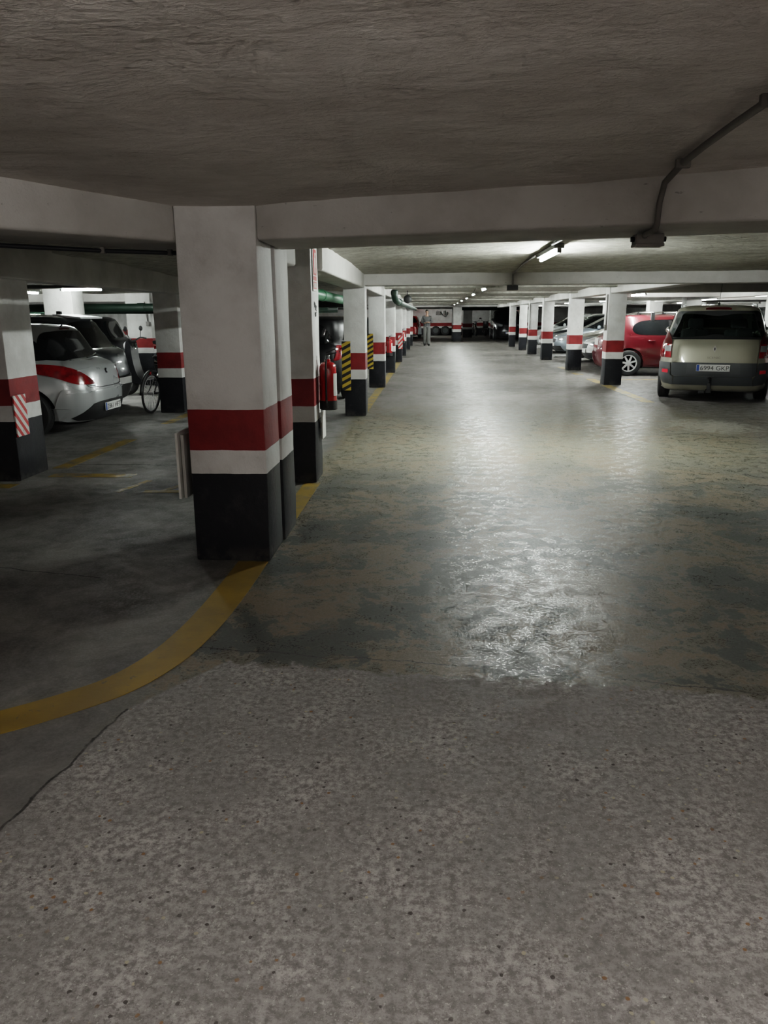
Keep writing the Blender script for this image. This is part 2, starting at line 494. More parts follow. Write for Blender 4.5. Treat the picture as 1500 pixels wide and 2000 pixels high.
pillar(1.18, 1.34, 46.3, 46.7, 'narrow banded pillar just behind the free-standing far one')
pillar(2.1, 2.72, 53.5, 54.0, 'shadowed banded pillar at the far end near the motorbikes')
pillar(4.15, 4.62, 56.5, 57.0, 'far banded pillar between the motorbikes and the off-roader')
pillar(7.22, 7.66, 17.2, 17.6, 'banded pillar at the right picture edge beside the beige minivan')
for x, y, nm in ((7.1, 22.6, 'white pillar behind the red car roof bars'), (7.1, 26.3, 'white pillar seen over the red car roof'), (7.15, 33.2, 'white pillar seen behind the white car'),
                 (7.1, 40.5, 'white pillar far back among the cars on the right'), (10.4, 24.5, 'white pillar over the minivan roof'), (10.5, 31.0, 'white pillar far behind the minivan')):
    pillar(x, x + .42, y, y + .42, nm)
pillar(3.66, 4.04, 2.2, 2.6, 'pillar out of view at the right')
pillar(-5.2, -4.8, .3, .7, 'pillar out of view at the left')

n_bm = 0
def beam_poly(pts, z0=1.86, z1=2.12, name='beam'):
    """plan polygon extruded, lower edges rounded"""
    global n_bm
    n_bm += 1
    bm = bmesh.new()
    fs = prism(bm, pts, z0, z1, 'Z')
    bmesh.ops.recalc_face_normals(bm, faces=bm.faces[:])
    es = [e for e in bm.edges if all(abs(v.co.z - z0) < 1e-4 for v in e.verts)]
    bmesh.ops.bevel(bm, geom=es, offset=.022, segments=3, affect='EDGES', profile=.5)
    return tag(obj(name, bm, M_BEAM, angle=40), kind='structure')
def beam(x0, x1, y0, y1, z0=1.86, z1=2.12): return beam_poly([(x0, y0), (x1, y0), (x1, y1), (x0, y1)], z0, z1)
# main beam leaving the foreground pillar to the right, slightly skew
beam_poly([(-.968, 4.415), (1.75, 3.70), (4.6, 2.95), (4.6, 3.55), (1.75, 4.32), (.78, 4.60), (-.968, 5.03)], 1.858)
# skew beam to the left
beam_poly([(-1.435, 4.395), (-1.435, 5.0), (-1.75, 4.95), (-5.2, .95), (-4.8, .45), (-2.02, 3.69)], 1.858)
beam_poly([(-1.42, 4.86), (-.962, 4.86), (-.962, 5.25), (-1.42, 5.25)], 1.87)
# cross-beams down the lane
for y, x0, x1 in ((11.4, -.98, 13.9), (16.12, 4.0, 13.9), (20.42, 4.0, 13.9), (25.28, 4.0, 13.9), (29.2, 4.0, 13.9), (34.6, 4.0, 13.9), (39.4, 4.0, 13.9)):
    beam(x0, x1, y, y + .30, 1.873)
for y in (16.12, 20.42, 25.28, 29.2, 34.6, 39.4): beam(-.975, 3.70, y, y + .30, 1.99).data.materials[0] = M_CEIL
beam(-13.9, 13.9, 45.1, 45.45, 1.93)
beam(-13.9, 13.9, 53.6, 53.95, 1.90)
# lengthwise beams over the pillar rows
beam_poly([(-1.42, 5.26), (-.985, 5.26), (-.985, 5.72), (-1.2, 5.86), (-1.42, 5.80)], 1.80)
for y0, y1 in ((7.06, 11.41), (11.74, 16.11)): beam(-1.29, -.975, y0, y1, 1.845)
ys_ = [16.44, 20.41, 25.28, 29.2, 34.6, 39.4]
for a, b in zip(ys_, ys_[1:]): beam(-1.29, -.97, a, b, 1.88)
ys_ = [11.7, 16.68, 21.28, 26.24, 30.11, 33.71, 37.61, 45.1]
for a, b in zip(ys_, ys_[1:]): beam(3.69, 4.02, a + .3, b + .02, 1.88)
for a, b in ((11.7, 17.2), (17.6, 22.6), (23.0, 26.3), (26.7, 33.2), (33.6, 45.1)): beam(7.24, 7.56, a, b, 1.84)
beam(-4.0, -3.77, 7.1, 11.9, 1.79, 2.12)
beam(-4.26, -3.70, 6.56, 7.62, 1.785, 2.12)
beam(-13.9, -4.1, 11.8, 12.1, 1.965)
beam(-13.9, -1.2, 20.05, 20.4, 1.85)
beam(-13.9, -1.2, 29.2, 29.5, 1.85)

# floor markings (thin paint)
n_mk = 0
def paint(pts, label):
    bm = bmesh.new()
    prism(bm, pts, .0005, .0025, 'Z')
    return tag(obj('floor_marking', bm, M_YELLOW), label, 'floor marking', kind='structure')
cl = [(-1.075, 4.385), (-1.077, 3.95), (-1.088, 3.54), (-1.112, 3.26), (-1.155, 3.02), (-1.24, 2.80), (-1.365, 2.64), (-1.60, 2.44), (-1.90, 2.26), (-2.4, 2.04)]
def ribbon(c, w):
    L, Rr = [], []
    for i, p in enumerate(c):
        a = Vector(c[max(i - 1, 0)]); b = Vector(c[min(i + 1, len(c) - 1)])
        d = (b - a).normalized(); nrm = Vector((-d.y, d.x)) * w / 2
        L.append((p[0] + nrm.x, p[1] + nrm.y)); Rr.append((p[0] - nrm.x, p[1] - nrm.y))
    return L + Rr[::-1]
def crv(c, k=6):
    out = []
    for i in range(len(c) - 1):
        p = [Vector(c[max(0, min(len(c) - 1, i + j))]) for j in (-1, 0, 1, 2)]
        for s in range(k):
            t = s / k
            q = .5 * ((2 * p[1]) + (p[2] - p[0]) * t + (2 * p[0] - 5 * p[1] + 4 * p[2] - p[3]) * t * t + (3 * p[1] - p[0] - 3 * p[2] + p[3]) * t ** 3)
            out.append(tuple(q))
    out.append(tuple(c[-1]))
    return out
paint(ribbon(crv(cl), .185), 'curved yellow line sweeping left from the foreground pillar')
for y0, y1 in ((5.3, 6.66), (11.78, 16.08), (16.48, 20.38), (20.8, 25.2)):
    paint([(-1.13, y0), (-.985, y0), (-.985, y1), (-1.13, y1)], 'yellow line along the left lane edge between pillars')
for y0, y1 in ((13.3, 16.6), (17.1, 18.3), (19.6, 20.2), (21.7, 22.6)):
    paint([(3.60, y0), (3.80, y0), (3.80, y1), (3.60, y1)], 'yellow line along the right lane edge by the pillars')
paint([(5.6, 13.0), (9, 13.0), (9, 13.16), (5.6, 13.16)], 'yellow bay line passing in front of the beige minivan')
paint([(3.95, 18.0), (5.6, 18.0), (5.6, 18.16), (3.95, 18.16)], 'yellow bay line beside the red car')
paint([(-3.76, 7.25), (-3.60, 7.25), (-3.60, 9.1), (-3.76, 9.1)], 'yellow line behind the silver hatchback')
paint([(-3.60, 6.84), (-2.80, 6.84), (-2.80, 7.0), (-3.60, 7.0)], 'short yellow line crossing from the left pillar')
paint([(-3.80, 10.5), (-3.66, 10.5), (-3.66, 11.7), (-3.80, 11.7)], 'yellow line in front of the bicycle pillar')
paint([(-4.3, 6.35), (-3.70, 6.35), (-3.70, 6.52), (-4.3, 6.52)], 'yellow line under the left edge pillar')
paint([(-2.72, 6.24), (-2.66, 6.22), (-2.54, 6.70), (-2.60, 6.72)], 'faded yellow stroke painted beside the foreground pillar')
paint([(-2.46, 6.22), (-2.10, 6.22), (-2.10, 6.32), (-2.46, 6.32)], 'faded yellow bar painted beside the foreground pillar')
paint([(-2.34, 6.32), (-2.26, 6.32), (-2.10, 6.66), (-2.18, 6.66)], 'faded slanted yellow stroke beside the foreground pillar')

# ---------------------------------------------------------------- ceiling lights
def lamp(x, y, rz, ln, label, drop=0, m=None):
    z = ceil_z(x, y) - drop
    t = empty('ceiling_light', (x, y, z - .004), rz, label, 'ceiling light', 'fluorescent tube lights')
    bm = bmesh.new(); box(bm, -.05, .05, -ln / 2, ln / 2, -.045, 0, .008)
    for s in (-1, 1): box(bm, -.02, .02, s * ln / 2 - .03, s * ln / 2 + .01, -.085, -.03, .005)
    obj('lamp_housing', bm, M_HOUSE, t)
    bm = bmesh.new(); tube(bm, [(0, -ln / 2 + .02, -.068), (0, ln / 2 - .02, -.068)], .018, 8)
    obj('fluorescent_tube', bm, m or M_TUBE, t, smooth=True)
    for s in (-1, 1) if drop else ():
        bm = bmesh.new(); tube(bm, [(0, s * ln * .35, -.01), (0, s * ln * .35, drop)], .006, 6); obj('hanger_rod', bm, M_BLACK, t)
    return t
LX = 1.17
lamp(1.02, -.75, 0, 1.25, 'tube light on the ceiling behind the viewer', .13, m=emis('dim_warm_tube_glow', (1.0, .945, .89), 250))  # tube dimmed, warmed and hung low for its light on the near ceiling
for y, nm in ((8.35, 'brightest tube light, on the lane ceiling nearest the viewer'), (14.0, 'tube light behind the second cross-beam over the lane'), (18.4, 'tube light third along the lane ceiling'),
              (23.0, 'tube light fourth along the lane ceiling'), (27.4, 'tube light fifth along the lane ceiling'), (32.0, 'tube light sixth along the lane ceiling'),
              (37.0, 'tube light seventh along the lane ceiling'), (42.3, 'farthest tube light of the lane row')):
    lamp(LX + .03, y, 0, 1.25, nm)
lamp(-6.15, 13.6, R(90), .75, 'tube light over the silver hatchback at left', .115)
for x, y, nm in ((4.9, 19.2, 'tube light right of the nearest right lane pillar'), (5.6, 26.2, 'tube light over the white car between right pillars'), (5.5, 32.5, 'tube light over the blue car between right pillars'),
                 (7.9, 19.3, 'tube light above the minivan aerial'), (8.2, 24.0, 'tube light left of the minivan aerial'), (5.6, 39.5, 'farthest tube light over the right bays'),
                 (10.5, 21.0, 'tube light over the outer right bays'), (10.2, 33.0, 'far tube light over the outer right bays'),
                 (-9.5, 18.0, 'tube light over the bays behind the silver hatchback'), (-5.2, 25.0, 'tube light over the far left bays'), (-6, 36, 'farthest tube light over the left bays'),
                 (-1.6, 56.5, 'tube light before the far end wall at left')):
    lamp(x, y, 0, 1.25, nm, .13 if x > 4 else 0)

# ---------------------------------------------------------------- conduits, junction boxes, cable, pipes
def conduit(pts, r, label, m=M_CONDUIT, name='conduit', cat='conduit'):
    bm = bmesh.new(); tube(bm, pts, r, 10)
    return tag(obj(name, bm, m, smooth=True), label, cat)
cz = lambda y, x=LX: ceil_z(x, y) - .017
zc = lambda x, y: min(ceil_z(x + i * .12, y + j * .15) for i in (-1, 0, 1) for j in (-2, -1, 0, 1, 2)) - .012
pts = [(.955 + .008 * s, .5 + s * .3, min(2.075, zc(.97, .5 + s * .3))) for s in range(0, 11)] + [(1.05, 3.80, 2.03), (1.06, 3.855, 2.01), (1.05, 3.86, 1.95), (1.045, 3.855, 1.86), (1.045, 3.88, 1.835), (1.06, 4.1, 1.838), (1.07, 4.15, 1.836)]
t = empty('conduit', (0, 0, 0), 0, 'grey conduit crossing the near ceiling and dropping over the main beam', 'conduit')
bm = bmesh.new(); tube(bm, pts, .014, 10); obj('pipe', bm, M_CONDUIT, t, smooth=True)
for k in (1, 4, 7, 10):
    bm = bmesh.new(); box(bm, pts[k][0] - .03, pts[k][0] + .03, pts[k][1] - .012, pts[k][1] + .012, pts[k][2] - .02, pts[k][2] + .016, .003)
    obj('clamp', bm, M_CONDUIT, t)
t = empty('junction_box', (1.10, 4.2, 1.852), 0, 'grey junction box under the main beam', 'junction box')
bm = bmesh.new(); box(bm, -.07, .07, -.045, .055, -.062, -.004, .008); obj('housing', bm, M_BOXG, t)
bm = bmesh.new(); box(bm, -.072, .072, -.047, .057, -.067, -.052, .004); obj('lid', bm, M_BOXG, t)
for s in (-1, 1):
    bm = bmesh.new(); tube(bm, [(s * .069, 0, -.03), (s * .088, 0, -.03)], .013, 10)
    obj('cable_gland', bm, M_BLACK, t, smooth=True)
conduit([(1.13, y, zc(1.13, y)) for y in (4.75, 5.5, 6.2, 7.0, 7.7)], .013, 'grey conduit running along the ceiling to the nearest tube light')
conduit([(1.14, y, zc(1.14, y)) for y in (9.0, 9.6, 10.3, 10.9, 11.33)] + [(1.14, 11.375, 2.0), (1.14, 11.38, 1.9), (1.14, 11.38, 1.86)], .013, 'grey conduit from the nearest tube light down the second beam')
t = empty('junction_box', (1.14, 11.42, 1.868), 0, 'dark junction box hanging under the second beam', 'junction box')
bm = bmesh.new(); box(bm, -.075, .075, -.045, .055, -.075, 0, .008); obj('housing', bm, M_BOXG, t)
bm = bmesh.new(); box(bm, -.077, .077, -.05, -.04, -.07, -.005, .003); obj('lid', bm, M_BLACK, t)
for a, b in ((11.75, 16.05), (16.5, 20.35), (20.8, 25.2), (25.65, 29.1)):
    y = [a + (b - a) * i / 6 for i in range(7)]
    conduit([(1.05, v, zc(1.05, v)) for v in y], .012, 'thin grey conduit beside the lane tube lights', name='conduit')['group'] = 'ceiling conduits between beams'
t = empty('cable', (0, 0, 0), 0, 'black cable strung along the skew beam left of the foreground pillar', 'cable')
cp = [(-1.44, 4.97, 1.838), (-1.62, 4.88, 1.836), (-1.95, 4.66, 1.835), (-2.5, 4.12, 1.837), (-3.2, 3.32, 1.838), (-4.6, 1.7, 1.838)]
bm = bmesh.new(); tube(bm, cp, .013, 10); obj('sheath', bm, M_CABLE, t, smooth=True)
for k in (1, 2, 3):
    bm = bmesh.new(); box(bm, cp[k][0] - .012, cp[k][0] + .012, cp[k][1] - .02, cp[k][1] + .02, cp[k][2] - .017, 1.857, .002)
    obj('clip', bm, M_CONDUIT, t)
t = empty('air_duct', (-2.6, 13.3, 1.60), 0, 'black flat duct behind the green pipe and nearest extinguisher pillar', 'duct')
bm = bmesh.new(); box(bm, -1.0, 1.12, -.10, .10, 0, .125, .006); obj('duct_body', bm, M_UNDER, t)
bm = bmesh.new(); box(bm, -.52, -.48, -.11, .11, -.01, .135, .004); obj('flange', bm, M_BLACK, t)
t = empty('soffit_shade', (-7.0, 13.6, 1.955), 0, 'dark strip added for the shaded soffit above the tube light over the silver hatchback', 'soffit shade')  # dark box added to stand in for shade on the soffit
bm = bmesh.new(); box(bm, -1.6, 1.7, -.14, .14, 0, .035, .004); obj('shade_strip', bm, M_UNDER, t)
bm = bmesh.new(); box(bm, -1.6, 1.7, -.14, -.13, .03, .055); obj('shade_strip_side', bm, M_UNDER, t)
# conduit down the right lane pillars
conduit([(3.645, 16.72, 1.86), (3.645, 16.72, 1.55), (3.645, 16.72, 1.22)], .014, 'thin grey conduit down the nearest right lane pillar')
t = empty('switch_box', (3.652, 16.72, 1.13), 0, 'small grey switch box on the nearest right lane pillar', 'switch box')
bm = bmesh.new(); box(bm, -.045, .0, -.035, .035, 0, .12, .006); obj('housing', bm, M_BOXG, t)
bm = bmesh.new(); box(bm, -.052, -.044, -.015, .015, .04, .08, .003); obj('button', bm, M_BLACK, t)
conduit([(3.70, 30.06, 1.86), (3.70, 30.06, 1.2), (3.70, 30.06, .95)], .014, 'thin conduit down the fourth right lane pillar')
# green pipes
def pipe(label, pts, r, m, joints=()):
    t = empty('pipe', (0, 0, 0), 0, label, 'pipe')
    bm = bmesh.new(); tube(bm, pts, r, 18); obj('pipe_run', bm, m, t, smooth=True)
    for k, (a, b) in enumerate(joints):
        bm = bmesh.new(); tube(bm, [a, b], r * 1.14, 18); obj('coupling', bm, m, t, angle=40)
    return t
pipe('short green pipe under the beam behind the nearest extinguisher', [(-1.45, 5.9, 1.735), (-1.45, 9.0, 1.725), (-1.45, 11.3, 1.714), (-1.46, 13.05, 1.71)], .066, M_GREEN,
     (((-1.45, 10.3, 1.719), (-1.45, 10.5, 1.718)),))
pipe('green pipe bending down from the ceiling over the left pillars', [(-.86, 18.1, 2.03), (-.86, 18.1, 1.9), (-.85, 18.15, 1.84), (-.82, 18.3, 1.785), (-.80, 18.6, 1.775), (-.80, 20.9, 1.775), (-.80, 24, 1.775), (-.80, 29, 1.775), (-.8, 34, 1.775), (-.8, 39.2, 1.775)], .075, M_GREENDK,
     (((-.86, 18.1, 2.0), (-.86, 18.1, 1.92)), ((-.80, 18.9, 1.775), (-.80, 19.1, 1.775))))
t = empty('pipe_valve', (-.60, 19.4, 1.85), 0, 'dark round valve beside the bending green pipe', 'valve')
bm = bmesh.new(); lathe(bm, [(.02, -.05), (.085, -.045), (.10, -.02), (.10, .02), (.085, .045), (.02, .05)], 20, axis='Y'); obj('valve_body', bm, M_BLACK, t, smooth=True)
bm = bmesh.new(); tube(bm, [(0, 0, .08), (0, 0, .20)], .012, 8); obj('hanger_rod', bm, M_BLACK, t)
for z, y, r, nm in ((1.66, 16.6, .085, 'upper dark green pipe behind the silver hatchback'), (1.61, 18.3, .075, 'lower dark green pipe behind the silver hatchback')):
    pipe(nm, [(-10.5, y, z), (-8.5, y, z), (-6, y, z), (-2.2, y, z)], r, M_GREENDK, (((-6.3, y, z), (-6.15, y, z)),))
pipe('dark duct pipe at the far end of the lane', [(2.0, 52.9, 1.9), (4, 52.9, 1.9), (7, 52.9, 1.9)], .12, M_GREENDK)

# ---------------------------------------------------------------- signs, guards, boards
def guard(x0, x1, y, z0, z1, label):
    t = empty('foam_guard', ((x0 + x1) / 2, y, z0), 0, label, 'pillar guard', 'yellow and black foam guards')
    w, h = x1 - x0, z1 - z0
    bm = bmesh.new(); box(bm, -w / 2, w / 2, -.022, -.003, 0, h, .004); obj('striped_pad', bm, M_HAZ, t)
    bm = bmesh.new(); box(bm, -w / 2 + .01, w / 2 - .01, -.004, .0, .01, h - .01); obj('backing_plate', bm, M_WHITEP, t)
guard(-1.318, -1.188, 11.392, .383, 1.096, 'yellow and black striped guard on the nearer pillar left of the lane')
guard(-1.328, -1.205, 16.092, .384, 1.103, 'yellow and black striped guard on the farther pillar left of the lane')
def rwboard(x, y0, y1, z0, z1, label):
    t = empty('striped_board', (x, (y0 + y1) / 2, z0), 0, label, 'warning board', 'red and white striped boards')
    w, h = y1 - y0, z1 - z0
    bm = bmesh.new(); box(bm, .004, .018, -w / 2, w / 2, 0, h, .003); obj('striped_panel', bm, M_RW, t)
    for zz in (.05, h - .05):
        bm = bmesh.new(); tube(bm, [(.0, 0, zz), (.021, 0, zz)], .006, 8)
        obj('screw', bm, M_CHROME, t)
rwboard(-3.752, 6.655, 6.865, .405, .778, 'red and white striped board on the left edge pillar corner')
t = empty('striped_board', (-.99, 25.255, .42), 0, 'small red and white striped board on a far pillar left of the lane', 'warning board', 'red and white striped boards')
bm = bmesh.new(); box(bm, -.09, .05, -.018, -.004, 0, .42, .003); obj('striped_panel', bm, M_RW2, t)
bm = bmesh.new(); box(bm, -.08, .04, -.005, 0, .01, .41); obj('backing_plate', bm, M_WOOD, t)
t = empty('guard_board', (-1.436, 4.62, .372), 0, 'white board mounted upright on the left side of the foreground pillar', 'board')
bm = bmesh.new(); box(bm, -.098, -.083, -.16, .16, 0, .405, .002); obj('outer_sheet', bm, M_WHITEP, t)
bm = bmesh.new(); box(bm, -.074, -.055, -.13, .15, -.0, .39, .002); obj('inner_sheet', bm, mat('grey_plastic_sheet', (.40, .39, .37), .5), t)
for zz in (.08, .32):
    bm = bmesh.new(); box(bm, -.084, 0, .11, .15, zz - .02, zz + .02)
    obj('spacer_block', bm, M_WOOD, t)
t = empty('guard_board', (-1.016, 7.0, .36), 0, 'thin pale board edge below the nearest extinguisher', 'board')
bm = bmesh.new(); box(bm, .018, .030, -.1, .1, 0, .25, .002); obj('outer_sheet', bm, M_WHITEP, t)
bm = bmesh.new(); box(bm, 0, .018, -.05, .05, .1, .14); obj('spacer_block', bm, M_WOOD, t)
# extinguisher sign on the pillar above the nearest extinguisher
t = empty('extinguisher_sign', (-1.014, 6.82, 1.66), 0, 'red and white fire extinguisher sign high on the pillar side', 'sign')
bm = bmesh.new(); box(bm, 0, .004, -.10, .10, 0, .36, .001); obj('sign_plate', bm, M_WHITEP, t)
M_SIGNRED = mat('sign_red', (.45, .02, .02), .4)
bm = bmesh.new()
box(bm, .004, .006, -.085, .085, .135, .345)
box(bm, .004, .006, -.085, .085, .09, .125); box(bm, .004, .006, -.085, .085, .02, .08)
obj('red_field', bm, M_SIGNRED, t)
bm = bmesh.new()
box(bm, .006, .0075, -.035, .03, .15, .28); box(bm, .006, .0075, -.02, .015, .285, .305); box(bm, .006, .0075, -.02, .055, .305, .318); box(bm, .006, .0075, .045, .055, .2, .31)
for k in range(4): box(bm, .006, .0075, -.065 + k * .035, -.042 + k * .035, .03, .07)
obj('pictogram', bm, M_WHITEP, t)
t = empty('pillar_scribble', (-1.0135, 6.80, 1.47), 0, 'small black handwriting on the pillar below the red sign', 'writing')
bm = bmesh.new()
tube(bm, [(.003, -.06 + i * .012, .08 + .028 * math.sin(i * 1.9) - i * .003) for i in range(12)], .003, 6)
tube(bm, [(.003, -.03 + i * .012, .0 + .02 * math.sin(i * 2.3)) for i in range(7)], .003, 6)
obj('ink_stroke', bm, M_INK, t)

# ---------------------------------------------------------------- fire extinguishers
def extinguisher(x, y, z, rz, label, r=.078, h=.43):
    t = empty('fire_extinguisher', (x, y, z), rz, label, 'fire extinguisher', 'fire extinguishers on the left pillars')
    b = h * .19
    bm = bmesh.new(); lathe(bm, [(r * .9, 0), (r * 1.03, .008), (r * 1.03, b), (r * .96, b + .004)], 28); obj('black_base', bm, M_BLACK, t, angle=50)
    bm = bmesh.new(); lathe(bm, [(r * .9, b - .01), (r, b), (r, h * .84), (r * .93, h * .92), (r * .72, h * .975), (r * .35, h), (r * .3, h + .02)], 28)
    cy = obj('cylinder', bm, M_EXT, t, angle=50)
    bm = bmesh.new()
    for k in range(-5, 5):
        a0, a1 = R(60 + k * 6), R(66 + k * 6)
        q = [(r * 1.012 * math.cos(a), r * 1.012 * math.sin(a)) for a in (a0, a1)]
        f = bm.faces.new([bm.verts.new((q[0][0], q[0][1], h * .3)), bm.verts.new((q[1][0], q[1][1], h * .3)), bm.verts.new((q[1][0], q[1][1], h * .76)), bm.verts.new((q[0][0], q[0][1], h * .76))])
    # label wraps the side that faces the lane
    lb = obj('label_sticker', bm, M_WHITEP, cy)
    lb.rotation_euler = (0, 0, R(-75))
    bm = bmesh.new()
    box(bm, -.018, .018, -.018, .018, h + .015, h + .055, .005)
    obj('valve', bm, M_CHROME, t)
    bm = bmesh.new()
    prism(bm, [(-.012, h + .05), (.085, h + .075), (.085, h + .083), (-.012, h + .066)], -.012, .012, 'Y')
    prism(bm, [(-.012, h + .068), (.075, h + .108), (.075, h + .116), (-.016, h + .082)], -.010, .010, 'Y')
    obj('lever', bm, M_BLACK, t)
    bm = bmesh.new()
    tube(bm, crv([(0, -.018, h + .035), (0, -.055, h + .045), (-.004, -r - .012, h * .93), (-.006, -r - .014, h * .6), (-.006, -r - .012, h * .32), (-.006, -r - .010, h * .22)], 5), .0085, 8)
    tube(bm, [(-.006, -r - .010, h * .22), (-.006, -r - .010, h * .06)], [.010, .015], 10)
    obj('hose', bm, M_BLACK, t, smooth=True)
    bm = bmesh.new(); box(bm, -.02, .02, r * .95, r + .012, h * .7, h * .8); obj('wall_bracket', bm, M_CHROME, t)
    return t
e0 = extinguisher(-.932, 6.93, .628, R(0), 'red fire extinguisher with black base, nearest one, beside a pillar')
e1 = copy_tree(e0); e1.location = (-1.10, 20.31, .44); e1.rotation_euler = (0, 0, 0); e1['label'] = 'red fire extinguisher on the front of the fifth pillar left of the lane'
e2 = copy_tree(e0); e2.location = (-1.08, 29.1, .47); e2['label'] = 'red fire extinguisher third away, on a far pillar left of the lane'
e3 = copy_tree(e0); e3.location = (-.87, 39.55, .47); e3['label'] = 'smallest and farthest red extinguisher, near the walking person'

# ---------------------------------------------------------------- cars
def superloop(xr, xf, hw, zf, nr, nf, K=8):
    """closed plan loop from rear centre round the left side; points even within each eighth"""
    xm = (xr + xf) / 2
    def pt(t):
        c, s = math.cos(t), math.sin(t)
        n = nf if c > 0 else nr
        ax = (xf - xm) if c > 0 else (xm - xr)
        x = xm + ax * math.copysign(abs(c) ** (2 / n), c)
        y = hw * math.copysign(abs(s) ** (2 / n), s)
        return x, y
    out = []
    for o8 in range(8):
        a0, a1 = PI - o8 * PI / 4, PI - (o8 + 1) * PI / 4
        P = [pt(a0 + (a1 - a0) * i / 200) for i in range(201)]
        S = [0]
        for i in range(200): S.append(S[-1] + math.hypot(P[i + 1][0] - P[i][0], P[i + 1][1] - P[i][1]))
        j = 0
        for k in range(K):
            d = S[-1] * k / K
            while S[j + 1] < d: j += 1
            f = (d - S[j]) / max(1e-9, S[j + 1] - S[j])
            x = P[j][0] + f * (P[j + 1][0] - P[j][0]); y = P[j][1] + f * (P[j + 1][1] - P[j][1])
            out.append((x, y, zf(x) if callable(zf) else zf))
    return out

def ev_mesh(o):
    dg = bpy.context.evaluated_depsgraph_get()
    dg.update()
    return bpy.data.meshes.new_from_object(o.evaluated_get(dg))

def in_poly(x, y, poly):
    c = False
    n = len(poly)
    for i in range(n):
        x0, y0 = poly[i]; x1, y1 = poly[i - 1]
        if (y0 > y) != (y1 > y) and x < (x1 - x0) * (y - y0) / (y1 - y0) + x0: c = not c
    return c

def shrink(poly, d):
    cx = sum(p[0] for p in poly) / len(poly); cy = sum(p[1] for p in poly) / len(poly)
    out = []
    for x, y in poly:
        l = math.hypot(x - cx, y - cy)
        k = max(0, 1 - d / l)
        out.append((cx + (x - cx) * k, cy + (y - cy) * k))
    return out

